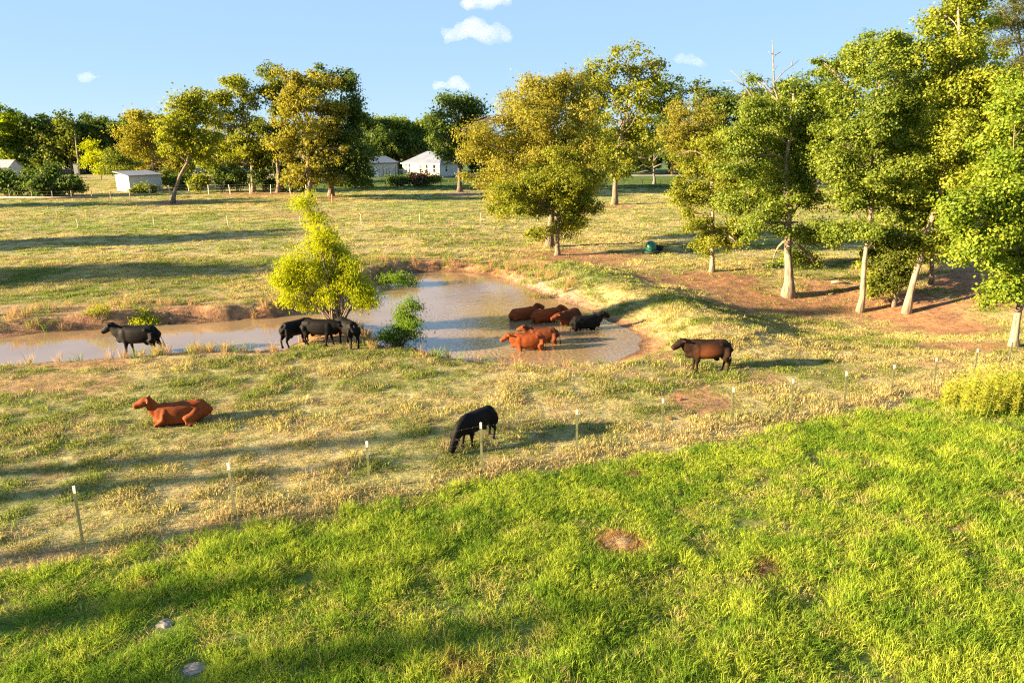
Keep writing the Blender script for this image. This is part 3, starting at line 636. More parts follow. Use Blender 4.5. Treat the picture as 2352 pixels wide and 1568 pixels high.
hgt = (1 - .4 * straw) * (.65 + .45 * sst(.25, .65, nC)) * rng.uniform(.7, 1.25, len(x)) * (1.15 - .5 * sst(.5, .6, nA))
scatter('lush_grass', np.stack([x, y, height(x, y)], 1), rng.uniform(0, 6.28, len(x)), np.stack([np.ones_like(hgt), np.ones_like(hgt), hgt], 1) * 1.05, col, rng.integers(0, 4, len(x)), kind='stuff', label='tall lush green grass on the near side of the fence')
# grazed pasture between the fence and the water
def past_color(x, y):
    nA = fbm(x / 3.1, y / 2.0, 61, 4); nB = fbm(x / .9, y / .7, 82, 3); nC = fbm(x / 14, y / 7, 63, 3)
    c = mix3(np.broadcast_to(C(.22, .28, .055), (len(x), 3)), C(.56, .48, .19), np.clip(sst(.34, .68, nA) + rng.normal(0, .22, len(x)), 0, 1))
    c = mix3(c, C(.20, .31, .055), sst(.48, .72, nC) * .6); c = mix3(c, C(.46, .34, .21), (rng.random(len(x)) < .20) * .8); c = c * rng.uniform(.62, 1.12, len(x))[:, None]
    return c, nA, nB
x, y = field(12.0, 52.0, 26); d = sdist(x, y); e = y - fence_y(x)
band = np.exp(-((e + .3) / .7) ** 2)                                   # straw strip along the fence
k = (d > .25) & (rng.random(len(x)) > lush_mask(x, y) * (1 - band * .8)); x, y, d, e, band = x[k], y[k], d[k], e[k], band[k]
dmk = dirt_mask(x, y, d); c, nA, nB = past_color(x, y)
k = rng.random(len(x)) < (1 - .93 * dmk) * (.50 + .50 * sst(.34, .56, nB)) * (1 - .5 * sst(32, 48, y)); x, y, d, e, band, c, nA, nB, dmk = [q[k] for q in (x, y, d, e, band, c, nA, nB, dmk)]
c = mix3(c, C(.52, .41, .20), band * .75)
hgt = (.5 + 1.5 * sst(.44, .68, nB) * rng.random(len(x)) ** 1.5 + .6 * band) * rng.uniform(.7, 1.3, len(x)) * (1 - .6 * dmk)
wd = np.clip(.8 + .5 * hgt + .3 * sst(25, 45, y), .7, 1.7)
scatter('pasture_grass', np.stack([x, y, height(x, y)], 1), rng.uniform(0, 6.28, len(x)), np.stack([wd, wd, hgt], 1), c, rng.integers(4, 8, len(x)), kind='stuff', label='short grazed pasture grass mottled tan and green')
x, y = field(40.0, 150.0, 3.4); d = sdist(x, y); dmk = dirt_mask(x, y, d); c, nA, nB = past_color(x, y)
k = (d > .5) & (rng.random(len(x)) < (1 - .9 * dmk) * (.4 + .6 * sst(.36, .6, nB)) * (1 - .45 * sst(70, 140, y))); x, y, c, nB = x[k], y[k], c[k], nB[k]
c = mix3(c * 1.05, C(.09, .15, .035), sst(119, 124, y) * sst(-48, -40, x) * .9)
hgt = (.55 + .9 * sst(.42, .7, nB) * rng.random(len(x))) * rng.uniform(.7, 1.3, len(x))
scatter('field_grass', np.stack([x, y, height(x, y)], 1), rng.uniform(0, 6.28, len(x)), np.stack([np.ones_like(hgt) * 1.2, np.ones_like(hgt) * 1.2, hgt], 1), c, rng.integers(8, 12, len(x)), kind='stuff', label='sparse dry field grass beyond the pond')
# rank growth along the water's edge
x, y = field(27.0, 50.0, 9); d = sdist(x, y); far_ = y > np.where(x < -9, 31.8, 37.0); nB = fbm(x / 1.6, y / 1.2, 91, 3)
k = (d > .15) & (d < np.where(far_, 2.6, 1.6)) & (nB > .47) & (x < 4) & (rng.random(len(x)) < .8); x, y, nB = x[k], y[k], nB[k]
c = mix3(np.broadcast_to(C(.44, .30, .14), (len(x), 3)), C(.20, .27, .05), (rng.random(len(x)) < .35) * 1.0)
s_ = rng.uniform(.35, .85, len(x)); scatter('bank_grass', np.stack([x, y, height(x, y)], 1), rng.uniform(0, 6.28, len(x)), np.stack([s_ * 1.4, s_ * 1.4, s_], 1), c, rng.integers(12, 14, len(x)), kind='stuff', label='rank straw coloured grass along the water banks')

# ------------------------------------------------------------------ trees
def T(name, label, basepx, trunk, r0, lobes, leaf, N, mat, **kw):
    b = kw.pop('base', None); b = gnd(*basepx) if b is None else np.array(b, float)
    return tree(name, label, 'tree', b, trunk, r0, lobes, leaf, N, mat, **kw)
GW, GR, GL, GM = 'trees on the bare slope beyond the pond', 'trees standing in the open pasture', 'oaks along the wooded fence row', 'trees by the house'
# the stand on the bare slope
T('sweetgum_tree', 'bright green sweetgum with a pale flared trunk nearest the last fence posts', (2330, 795), [(2334, 740), (2345, 690), (2340, 560), (2330, 400)], .20,
  [(2345, 300, 70, 70), (2300, 370, 70, 70), (2380, 400, 80, 90), (2270, 460, 75, 60), (2340, 490, 80, 70), (2260, 560, 75, 55), (2330, 590, 70, 60), (2210, 500, 45, 40), (2320, 660, 50, 45), (2430, 480, 90, 110), (2225, 575, 40, 35), (2330, 235, 50, 40), (2190, 455, 36, 30)], .20, 32000, 'bright', bark='palebark', group=GW, grow=1.0)
T('sweetgum_tree', 'tall yellow green sweetgum on a slanting pale trunk', (2082, 718), [(2098, 650), (2115, 590), (2150, 480), (2185, 330), (2205, 150), (2200, 20)], .22,
  [(2190, -20, 60, 50), (2215, 60, 70, 55), (2165, 120, 50, 40), (2235, 140, 65, 50), (2190, 215, 60, 50), (2270, 215, 75, 55), (2235, 290, 85, 55), (2300, 290, 55, 50), (2180, 330, 55, 50), (2215, 400, 75, 50), (2150, 430, 45, 45), (2180, 500, 60, 45), (2130, 520, 45, 40), (2115, 570, 35, 28)], .21, 34000, 'limegreen', bark='palebark', group=GW)
T('sweetgum_tree', 'broad glossy sweetgum on a slim upright pale trunk', (1975, 715), [(1982, 640), (1992, 560), (2003, 450), (2010, 300), (2020, 180)], .19,
  [(1930, 160, 38, 28), (1985, 120, 48, 34), (2040, 110, 48, 34), (2090, 135, 42, 42), (1945, 215, 50, 45), (2020, 200, 65, 55), (2085, 220, 55, 55), (1950, 300, 60, 55), (2030, 300, 75, 60), (1945, 385, 50, 50), (2020, 400, 75, 60), (1965, 460, 55, 45), (2055, 470, 60, 50), (1985, 520, 55, 35), (2080, 530, 45, 35)], .20, 40000, 'gum', bark='palebark', group=GW)
T('sweetgum_tree', 'thick trunked tree with dead snags rising above its leafy crown', (1810, 680), [(1812, 620), (1812, 540), (1805, 430), (1812, 330), (1825, 250), (1822, 215)], .30,
  [(1800, 215, 50, 35), (1750, 260, 50, 40), (1850, 240, 50, 40), (1705, 320, 50, 40), (1780, 310, 65, 45), (1860, 310, 50, 45), (1720, 390, 60, 45), (1800, 390, 65, 45), (1870, 380, 45, 45), (1700, 460, 50, 40), (1770, 460, 55, 40), (1840, 450, 45, 40), (1870, 530, 50, 35), (1900, 545, 30, 25), (1735, 520, 40, 30), (1825, 590, 32, 22)], .19, 38000, 'gum', bark='palebark', group=GW, flare=2.1)
T('sweetgum_tree', 'slender pale trunked tree with loose low foliage on the bare slope', (1636, 624), [(1637, 560), (1636, 470), (1632, 380), (1640, 320)], .19,
  [(1640, 330, 50, 35), (1600, 390, 45, 35), (1670, 380, 55, 40), (1590, 450, 40, 35), (1640, 440, 45, 35), (1690, 450, 45, 40), (1600, 510, 40, 28), (1690, 520, 40, 30), (1655, 555, 35, 22), (1615, 560, 25, 20)], .19, 19000, 'goldgreen', bark='palebark', group=GW)
T('young_tree', 'short leaning tree with dense dark foliage between two pale trunks', (2052, 703), [(2058, 660), (2062, 600), (2070, 540)], .16,
  [(2045, 600, 40, 35), (2070, 570, 40, 35), (2040, 655, 35, 30), (2075, 630, 25, 28)], .18, 8000, 'oak', bark='bark', group=GW, limbs=14)
T('young_tree', 'dark straight trunked tree set back behind the slanting sweetgum', (2138, 656), [(2142, 600), (2140, 540), (2135, 470), (2130, 400)], .17,
  [(2130, 330, 60, 60), (2110, 420, 55, 50), (2165, 460, 55, 50), (2120, 500, 50, 35), (2160, 545, 45, 30)], .20, 15000, 'oak', bark='bark', group=GW)
T('young_tree', 'dark trunked tree standing just behind the glossy sweetgum', (1996, 622), [(2000, 560), (2005, 480), (2010, 380)], .17,
  [(2000, 330, 60, 60), (2070, 380, 60, 60), (2030, 450, 60, 45), (2090, 300, 60, 60), (2120, 250, 50, 50)], .22, 14000, 'oak', bark='darkbark', group=GW)
T('sapling', 'thin leafy sapling at the foot of the slim pale trunk', (1998, 690), [(2000, 660), (2002, 620)], .05, [(2005, 640, 26, 26), (1998, 670, 20, 20)], .16, 1800, 'limegreen', limbs=6, twigs=10)
pb = at(2420, 500, 52); pb[2] = hz(pb[0], pb[1])
T('pine_tree', 'tall pine with feathery tufts rising above the yellow green sweetgum', None, [(2400, 400), (2370, 250), (2345, 120), (2330, 10)], .22,
  [(2335, 20, 40, 18), (2290, 55, 38, 20), (2350, 60, 45, 20), (2325, 95, 40, 16), (2265, 70, 22, 14), (2340, 140, 38, 16), (2370, 190, 50, 22), (2400, 120, 50, 20)], .30, 9000, 'pine', base=pb, aspect=.22, clump=.55, group=GW)
# dead snags on the thick trunked tree
sb = gnd(1810, 680); sr = None
for o in COL.objects:
    if o.get('label', '').startswith('thick trunked tree with dead'): sr = o
def snag(path, r):
    k = Kit(); Y = sb[1] + .3; p = np.array([at(a, b, Y + (i * .15)) for i, (a, b) in enumerate(path)]) - sb; k.tube(p, np.linspace(r, r * .25, len(p)), 6); return k
k = snag([(1815, 300), (1790, 240), (1778, 200), (1776, 140), (1774, 92)], .085)
for pth in ([(1778, 190), (1800, 165), (1822, 150), (1836, 138)], [(1818, 152), (1822, 132)], [(1777, 130), (1788, 122), (1794, 120)], [(1775, 125), (1764, 118)], [(1780, 215), (1760, 195), (1745, 188)], [(1765, 200), (1752, 178)], [(1776, 165), (1786, 150)]):
    k2 = snag(pth, .035); k.add(k2.V, k2.F)
k.obj('snag', M['dead'], sr, True)
k = snag([(1745, 250), (1722, 215), (1700, 180), (1678, 162)], .05)
for pth in ([(1712, 198), (1690, 186), (1660, 186)], [(1735, 235), (1718, 228), (1690, 234)]): k2 = snag(pth, .03); k.add(k2.V, k2.F)
k.obj('snag', M['dead'], sr, True)
k = snag([(1822, 330), (1826, 290), (1815, 240)], .09); k2 = snag([(1824, 300), (1840, 280), (1858, 270)], .05); k.add(k2.V, k2.F); k.obj('snag', M['dead'], sr, True)

# the open pasture
T('elm_tree', 'big golden leaved elm overhanging the pond side pasture', (1263, 566), [(1266, 500), (1268, 430), (1265, 340), (1262, 240)], .34,
  [(1255, 205, 65, 35), (1205, 235, 55, 40), (1310, 235, 60, 45), (1170, 275, 45, 38), (1245, 275, 70, 45), (1330, 290, 55, 50), (1125, 325, 48, 32), (1190, 335, 65, 42), (1270, 345, 70, 45), (1340, 355, 50, 45), (1085, 350, 30, 22), (1130, 385, 48, 32), (1200, 395, 60, 40), (1280, 400, 65, 40), (1150, 430, 38, 26), (1345, 410, 45, 35), (1095, 305, 30, 22), (1300, 185, 30, 18), (1180, 445, 55, 35), (1250, 440, 60, 35), (1120, 415, 40, 28)], .24, 40000, 'gold', group=GR, clump=.6)
T('hackberry_tree', 'double trunked tree with low green foliage before the golden elm', (1280, 586), [(1282, 530), (1284, 470), (1290, 420)], .22,
  [(1270, 420, 65, 40), (1330, 440, 45, 35), (1215, 450, 45, 28), (1285, 465, 70, 38), (1345, 475, 40, 28), (1230, 490, 50, 30), (1290, 515, 60, 28), (1330, 500, 45, 25), (1175, 440, 45, 30), (1185, 475, 50, 28), (1250, 525, 45, 20), (1365, 480, 28, 16), (1290, 395, 80, 45), (1220, 415, 60, 40), (1350, 410, 40, 40)], .20, 30000, 'goldgreen', bark='bark', group=GR, grow=.92)
T('oak_tree', 'tall airy oak with an open round top beside the golden elm', (1411, 470), [(1412, 430), (1414, 390), (1425, 320), (1440, 240), (1447, 160)], .42,
  [(1440, 120, 42, 24), (1490, 145, 34, 26), (1400, 150, 34, 26), (1450, 170, 48, 28), (1500, 190, 30, 24), (1405, 195, 34, 26), (1455, 215, 50, 28), (1420, 245, 44, 26), (1475, 255, 40, 28), (1400, 290, 40, 34), (1450, 300, 46, 34), (1385, 340, 40, 36), (1440, 350, 46, 34), (1480, 335, 40, 34), (1410, 380, 40, 24), (1360, 195, 26, 18)], .34, 13000, 'goldgreen', group=GR, clump=.75, limbs=40)
T('elm_tree', 'rounded golden tree behind the slender pale trunk', (1572, 424), [(1572, 390), (1574, 340), (1576, 290)], .24,
  [(1565, 255, 46, 30), (1605, 275, 40, 34), (1535, 290, 36, 34), (1575, 310, 55, 38), (1610, 335, 40, 36), (1545, 345, 42, 32), (1585, 370, 46, 26)], .34, 15000, 'gold', group=GR)
T('oak_tree', 'leaning oak with a bent bare trunk on the shaded field edge', (397, 468), [(401, 440), (410, 410), (424, 385), (434, 360), (440, 300), (442, 250)], .30,
  [(440, 230, 30, 24), (410, 265, 36, 28), (455, 270, 34, 28), (425, 305, 44, 30), (470, 320, 34, 30), (395, 315, 34, 26), (440, 345, 40, 24)], .34, 13000, 'goldgreen', group=GL, limbs=22)
T('oak_tree', 'tall golden oak rising straight above the willow tip', (711, 455), [(711, 430), (708, 380), (712, 300), (700, 220)], .48,
  [(690, 190, 42, 26), (735, 200, 36, 28), (660, 235, 34, 30), (710, 240, 50, 32), (755, 250, 32, 32), (655, 290, 38, 32), (715, 295, 52, 34), (675, 335, 46, 28), (735, 345, 44, 32), (700, 385, 50, 26), (745, 395, 34, 24), (655, 355, 28, 22), (690, 415, 40, 16)], .36, 22000, 'gold', group=GL, clump=.8)
T('oak_tree', 'dark crowned oak crowding the tall golden oak', (760, 450), [(760, 420), (762, 360), (775, 280), (785, 210)], .45,
  [(750, 185, 40, 24), (795, 200, 32, 28), (820, 245, 28, 28), (785, 250, 44, 34), (815, 300, 34, 36), (780, 320, 48, 40), (820, 360, 36, 36), (785, 390, 44, 30), (830, 400, 28, 24)], .36, 19000, 'dark', bark='bark', group=GL, clump=.8)
T('oak_tree', 'oak with a high tufted top between two lower oaks', (640, 442), [(640, 400), (632, 320), (625, 240), (622, 190)], .40,
  [(622, 165, 32, 20), (645, 195, 28, 20), (610, 205, 26, 18), (635, 240, 32, 26), (600, 290, 30, 30), (640, 300, 34, 34), (620, 350, 36, 30), (640, 390, 30, 22)], .36, 13000, 'oak', group=GL, clump=.8)
T('oak_tree', 'open branched oak with a straight pale trunk on the fence row', (582, 442), [(581, 410), (578, 370), (572, 310), (560, 250), (555, 210)], .36,
  [(545, 195, 38, 20), (505, 215, 34, 22), (580, 225, 28, 24), (480, 250, 28, 24), (540, 245, 38, 26), (510, 285, 40, 28), (575, 290, 36, 28), (480, 315, 36, 28), (545, 325, 44, 28), (600, 345, 34, 26), (510, 360, 44, 28), (565, 365, 38, 22), (470, 365, 30, 26)], .35, 20000, 'goldgreen', bark='palebark', group=GL, clump=.8, limbs=34)
T('elm_tree', 'low spreading golden tree above the white metal shed', (352, 425), [(352, 400), (350, 360), (348, 320)], .30,
  [(345, 285, 40, 28), (385, 290, 34, 30), (310, 300, 34, 28), (350, 325, 50, 32), (390, 345, 38, 32), (305, 340, 36, 28), (350, 365, 50, 26), (395, 380, 36, 24)], .38, 15000, 'gold', group=GL)
T('mesquite_tree', 'small bright yellow tree with thin stems by the metal shed', (233, 414), [(232, 395), (230, 370), (226, 350)], .12, [(222, 348, 28, 18), (210, 370, 20, 18), (240, 365, 24, 20), (228, 388, 26, 14)], .30, 6000, 'willow', group=GL, limbs=14)
T('mesquite_tree', 'small darker tree leaning over the metal shed roof', (285, 432), [(283, 415), (278, 395), (272, 375)], .12, [(272, 365, 26, 18), (295, 378, 26, 16), (262, 385, 20, 14), (285, 395, 24, 10)], .30, 5000, 'oak', group=GL, limbs=12)
T('yard_tree', 'dark round crowned tree on a straight trunk before the white house', (1056, 441), [(1056, 410), (1056, 370), (1055, 320), (1052, 270)], .42,
  [(1030, 250, 36, 22), (1078, 250, 34, 22), (1010, 285, 30, 28), (1055, 285, 46, 30), (1092, 290, 26, 28), (1025, 320, 36, 24), (1075, 325, 38, 24), (1030, 352, 30, 14), (1060, 350, 28, 16)], .42, 14000, 'dark', bark='darkbark', group=GM)
T('bare_tree', 'bare branched tree with crooked pale limbs near the far road', (1503, 423), [(1502, 400), (1500, 375), (1490, 362)], .30,
  [(1500, 345, 30, 14), (1470, 350, 22, 10)], .3, 300, 'oak', bark='dead', limbs=12, twigs=30)
k = Kit(); b0 = gnd(1503, 423); 
for pth in ([(1500, 392), (1478, 378), (1462, 386), (1442, 372)], [(1500, 385), (1520, 376), (1540, 380)], [(1498, 380), (1480, 364), (1450, 360)], [(1501, 396), (1484, 392), (1466, 396)], [(1499, 372), (1512, 358), (1530, 352)]):
    k.tube(np.array([at(a, b, b0[1] - .5) for a, b in pth]) - b0, np.linspace(.13, .03, len(pth)), 5)
for o in COL.objects:
    if o.name.startswith('bare_tree'): k.obj('limb', M['dead'], o, True)
# middle distance: trees on the far side of the pasture
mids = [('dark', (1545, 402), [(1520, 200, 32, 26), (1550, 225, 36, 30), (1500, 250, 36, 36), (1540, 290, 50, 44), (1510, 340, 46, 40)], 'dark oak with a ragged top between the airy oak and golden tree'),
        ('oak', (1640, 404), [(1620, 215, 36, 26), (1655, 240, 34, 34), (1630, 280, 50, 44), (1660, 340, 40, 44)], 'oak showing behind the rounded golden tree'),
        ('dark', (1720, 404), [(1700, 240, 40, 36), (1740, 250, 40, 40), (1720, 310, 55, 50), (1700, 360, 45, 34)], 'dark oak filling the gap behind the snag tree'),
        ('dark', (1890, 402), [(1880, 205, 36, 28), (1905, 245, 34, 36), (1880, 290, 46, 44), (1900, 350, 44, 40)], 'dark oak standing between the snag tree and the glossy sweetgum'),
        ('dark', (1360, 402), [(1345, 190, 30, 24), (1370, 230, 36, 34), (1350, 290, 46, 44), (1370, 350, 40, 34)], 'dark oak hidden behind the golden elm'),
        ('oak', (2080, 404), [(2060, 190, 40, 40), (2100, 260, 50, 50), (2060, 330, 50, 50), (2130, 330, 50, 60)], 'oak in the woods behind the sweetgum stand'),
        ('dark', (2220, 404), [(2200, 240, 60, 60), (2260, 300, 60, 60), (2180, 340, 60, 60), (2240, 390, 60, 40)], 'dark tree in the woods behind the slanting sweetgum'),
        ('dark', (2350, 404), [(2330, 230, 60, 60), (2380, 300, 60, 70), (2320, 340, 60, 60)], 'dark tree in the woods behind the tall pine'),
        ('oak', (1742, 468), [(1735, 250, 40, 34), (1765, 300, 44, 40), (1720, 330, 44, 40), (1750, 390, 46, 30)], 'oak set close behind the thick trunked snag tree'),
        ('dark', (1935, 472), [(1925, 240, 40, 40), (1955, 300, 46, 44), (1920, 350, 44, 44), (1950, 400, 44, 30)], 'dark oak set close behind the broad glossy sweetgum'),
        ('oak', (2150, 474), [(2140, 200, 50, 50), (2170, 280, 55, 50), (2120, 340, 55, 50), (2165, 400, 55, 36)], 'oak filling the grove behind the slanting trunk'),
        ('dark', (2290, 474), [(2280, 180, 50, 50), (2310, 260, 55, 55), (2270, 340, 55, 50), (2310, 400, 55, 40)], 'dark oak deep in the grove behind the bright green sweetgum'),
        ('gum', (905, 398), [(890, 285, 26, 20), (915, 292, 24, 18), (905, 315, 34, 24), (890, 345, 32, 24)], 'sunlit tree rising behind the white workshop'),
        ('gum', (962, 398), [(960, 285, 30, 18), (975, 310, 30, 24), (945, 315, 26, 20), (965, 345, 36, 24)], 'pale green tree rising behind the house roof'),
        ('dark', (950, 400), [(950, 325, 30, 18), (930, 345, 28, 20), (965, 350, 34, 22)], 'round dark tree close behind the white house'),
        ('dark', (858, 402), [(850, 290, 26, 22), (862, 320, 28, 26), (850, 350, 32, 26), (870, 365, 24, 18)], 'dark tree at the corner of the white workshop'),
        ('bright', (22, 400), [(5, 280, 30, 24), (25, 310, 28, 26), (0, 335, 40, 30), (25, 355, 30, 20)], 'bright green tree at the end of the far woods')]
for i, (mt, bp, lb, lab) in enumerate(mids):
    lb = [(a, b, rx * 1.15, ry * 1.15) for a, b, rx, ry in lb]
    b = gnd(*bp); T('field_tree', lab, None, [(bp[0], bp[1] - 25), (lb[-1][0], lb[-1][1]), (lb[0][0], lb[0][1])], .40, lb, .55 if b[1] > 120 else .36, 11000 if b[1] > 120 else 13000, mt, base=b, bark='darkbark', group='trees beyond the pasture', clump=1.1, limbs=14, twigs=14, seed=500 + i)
# far woods: every tree its own object, four grown shapes
protos = []
for i in range(4):
    hgt_ = 15.0; b = np.array((0, 170.0, 0)); kx = lambda m: CX + m * FPX / 165.3; ky = lambda z: CY - 0   # shape measured in metres below
    rng = np.random.default_rng(900 + i)
    lobs = [(rng.uniform(-2.6, 2.6), rng.uniform(-2.6, 2.6), rng.uniform(2.0, 13.2), *(rng.uniform(1.7, 2.8, 3))) for _ in range(13)]
    P, Nn, tone, subs, cc = crown_points(lobs, 7000, 1.0); kz = P[:, 2] > .3
    cme = leaf_mesh('crown', P[kz], Nn[kz], .55 * rng.uniform(.65, 1.3, kz.sum()), .75, tone[kz])
    kt = Kit(); kt.tube([(0, 0, -.2), (.1, 0, 3), (.0, .1, 7), (.2, 0, 12)], [.42, .3, .22, .08], 7)
    for s_ in subs[:16]: kt.tube(bend((0, 0, rng.uniform(3, 8)), s_[:3], 4), np.linspace(.12, .03, 4), 4, False)
    protos.append((cme, kt.mesh('trunk', True)))
for m_, nm in (('dark', 0), ('oak', 1), ('dark', 2), ('gum', 3)): protos[nm][0].materials.append(M[m_]); protos[nm][1].materials.append(M['darkbark'])
rng = np.random.default_rng(33)
far_px = [(x, rng.uniform(391, 394), rng.uniform(240, 256)) for x in np.arange(-60, 420, 40)] + [(x, rng.uniform(396, 401), y) for x, y in zip(np.arange(-70, 430, 34), [246, 240, 250, 243, 252, 240, 236, 238, 246, 243, 250, 252, 255, 252, 250])] \
       + [(x, rng.uniform(394, 398), rng.uniform(285, 310)) for x in np.arange(440, 1200, 46)] + [(x, rng.uniform(394, 398), rng.uniform(245, 290)) for x in np.arange(1200, 2460, 48)]
for i, (a, b, top) in enumerate(far_px):
    p = gnd(a, b); zt = at(a, top, p[1])[2]; s = zt / 15.3; j = int(rng.integers(0, 4)) if 60 < a < 260 else int(rng.integers(0, 3))
    lab = 'tree of the dark wood line behind the fence row' if a < 430 else ('tree of the wood line behind the white buildings' if a < 1200 else 'tree of the wood line across the far road')
    r_ = empty('woodland_tree', p, rng.uniform(0, 6.28), s, label=lab, category='tree', group='far wood line'); r_.scale = (s * rng.uniform(.85, 1.1), s * rng.uniform(.85, 1.1), s)
    add_obj('crown', protos[j][0], None, r_); add_obj('trunk', protos[j][1], None, r_)
# woods on the sun's side of the pasture, outside the photograph: their long shadows cross the grass
west = [(-63, 36, .95), (-66, 52, 1.0), (-88, 86, 1.0), (-76, -3, .8)] + [(a, b, -q) for a, b, q in ((-38, 9.6, .66), (-43, 5.2, .8), (-40, 3.4, .7), (-47, -1, .85), (-39, -1.8, .7), (-45, -4.6, .8), (-42, -8, .8), (-48, 8.5, .85))]
for i, (a, b, s) in enumerate(west):
    r_ = empty('woodland_tree', (a, b, hz(a, b)), i * 1.7, s, label='tree of the wood bordering the pasture on the sunset side', category='tree', group='wood on the sunset side'); j = i % 4
    if s < 0: r_.scale = (-s * .14, -s * .14, -s); r_['label'] = 'unseen tree on the sunset side squeezed slim for thin shadow streaks'  # unseen trees squeezed narrow so their shadows fall as thin streaks
    add_obj('crown', protos[j][0], None, r_); add_obj('trunk', protos[j][1], None, r_)

# ------------------------------------------------------------------ willow, brush, shrubs, weeds
def shrub(name, label, cat, base, lobes_px, leaf, N, mat, stems=8, group=None, aspect=.75, r=.03, seed=1, long_up=False, bark='bark', deep=1.0, clump=None):
    global rng
    rng = np.random.default_rng(seed); base = np.asarray(base, float); Y = base[1]; lob = []
    for a, b, rx, ry in lobes_px:
        kk = depth_of(base) / FPX; c = at(a, b, Y + rng.uniform(-.5, .5) * rx * kk * deep); lob.append((*c, rx * kk, (rx + ry) / 2 * kk, ry * kk))
    P, Nn, tone, subs, cc = crown_points(lob, N, clump or leaf * 2.2); zg = height(P[:, 0], P[:, 1]); ok = P[:, 2] > np.maximum(zg, ZW if name.startswith('pond') or name.startswith('willow') else -9) + .04; P, Nn, tone = P[ok], Nn[ok], tone[ok]
    root = empty(name, base, label=label, category=cat)
    if group: root['group'] = group
    la = None
    if long_up: la = rng.normal(size=P.shape) * .45 + np.array((0, 0, -1.0)) + (P - base) * .12
    if long_up: Nn = rng.normal(size=P.shape) * .8 + np.array((-.6, -.5, .2))
    add_obj('foliage', leaf_mesh('foliage', P - base, Nn, leaf * rng.uniform(.6, 1.3, len(P)), aspect, tone, la), M[mat], root)
    kt = Kit(); order = rng.permutation(len(subs))[:stems]
    for i in order:
        o0 = base + np.array((rng.normal() * .12 * r / .03, rng.normal() * .1, -.1)); tgt = subs[i, :3]; p = bend(o0, tgt, 7, .12, .05); kt.tube(p - base, np.linspace(r, r * .2, 7), 5)
        for _ in range(3):
            g = cc[np.argsort(np.linalg.norm(cc - tgt, axis=1))[rng.integers(0, 14)]]; kt.tube(bend(p[rng.integers(3, 6)], g, 4) - base, np.linspace(r * .35, r * .12, 4), 3, False)
    kt.obj('stem', M[bark], root, True); return root
shrub('willow_tree', 'bright yellow green willow with many thin stems at the water', 'tree', gnd(778, 748),
      [(703, 468, 22, 20), (720, 500, 30, 26), (745, 535, 36, 30), (735, 570, 40, 30), (775, 575, 28, 28), (665, 600, 36, 28), (715, 615, 45, 34), (760, 620, 48, 36), (805, 605, 26, 30), (650, 645, 28, 26), (700, 660, 50, 34), (750, 670, 46, 36), (800, 660, 40, 38), (840, 655, 24, 30), (660, 690, 30, 22), (705, 700, 34, 16), (825, 690, 30, 26), (855, 685, 18, 20)],
      .19, 27000, 'willow', stems=30, aspect=.20, r=.045, seed=41, long_up=True, clump=.36, deep=1.3)
shrub('pond_brush', 'green willow brush growing in the shallow water beside the bank', 'shrub', flat(918, 792, ZW), [(905, 765, 32, 26), (940, 745, 30, 34), (925, 715, 22, 24), (948, 700, 18, 18), (890, 780, 26, 14), (945, 775, 22, 16)], .17, 5200, 'brush', stems=30, aspect=.24, r=.016, seed=43, long_up=True)
shrub('pond_brush', 'small dark brush standing in the water at the pond head', 'shrub', flat(918, 655, ZW), [(915, 643, 30, 11), (945, 648, 20, 8), (890, 646, 20, 9), (920, 635, 14, 7)], .20, 1800, 'brush', stems=18, aspect=.25, r=.014, seed=44, long_up=True)
shrub('pond_brush', 'low grass islet in the pond near the dam bank', 'shrub', flat(1248, 685, ZW), [(1248, 681, 26, 4), (1235, 682, 14, 3), (1262, 681, 12, 3)], .18, 700, 'reed', stems=10, aspect=.15, r=.008, seed=45, long_up=True)
shrub('bank_brush', 'yellow green brush on the far bank of the channel', 'shrub', gnd(328, 742), [(328, 732, 18, 12), (318, 740, 12, 8), (340, 738, 12, 9), (330, 715, 8, 10)], .16, 1500, 'willow', stems=14, aspect=.3, r=.012, seed=46)
shrub('bank_brush', 'sparse straw coloured weeds above the channel bank', 'shrub', gnd(232, 724), [(230, 708, 16, 14), (245, 715, 14, 10), (215, 716, 12, 8)], .14, 600, 'weed', stems=16, aspect=.25, r=.010, seed=47, long_up=True)
GH = 'hedge along the field edge'
for i, (a, lb) in enumerate([(20, [(10, 405, 34, 26), (35, 425, 30, 22), (0, 435, 30, 18)]), (75, [(70, 402, 34, 22), (90, 425, 34, 24), (55, 432, 24, 18)]), (125, [(115, 402, 30, 22), (135, 425, 30, 22), (110, 436, 28, 16)]), (163, [(160, 412, 20, 12), (172, 425, 16, 12)])]):
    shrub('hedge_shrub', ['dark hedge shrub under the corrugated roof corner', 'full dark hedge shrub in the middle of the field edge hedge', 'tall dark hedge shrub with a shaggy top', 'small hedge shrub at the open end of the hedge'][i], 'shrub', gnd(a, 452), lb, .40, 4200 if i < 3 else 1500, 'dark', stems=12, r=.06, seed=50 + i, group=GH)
GB = 'shrubs in the house yard'
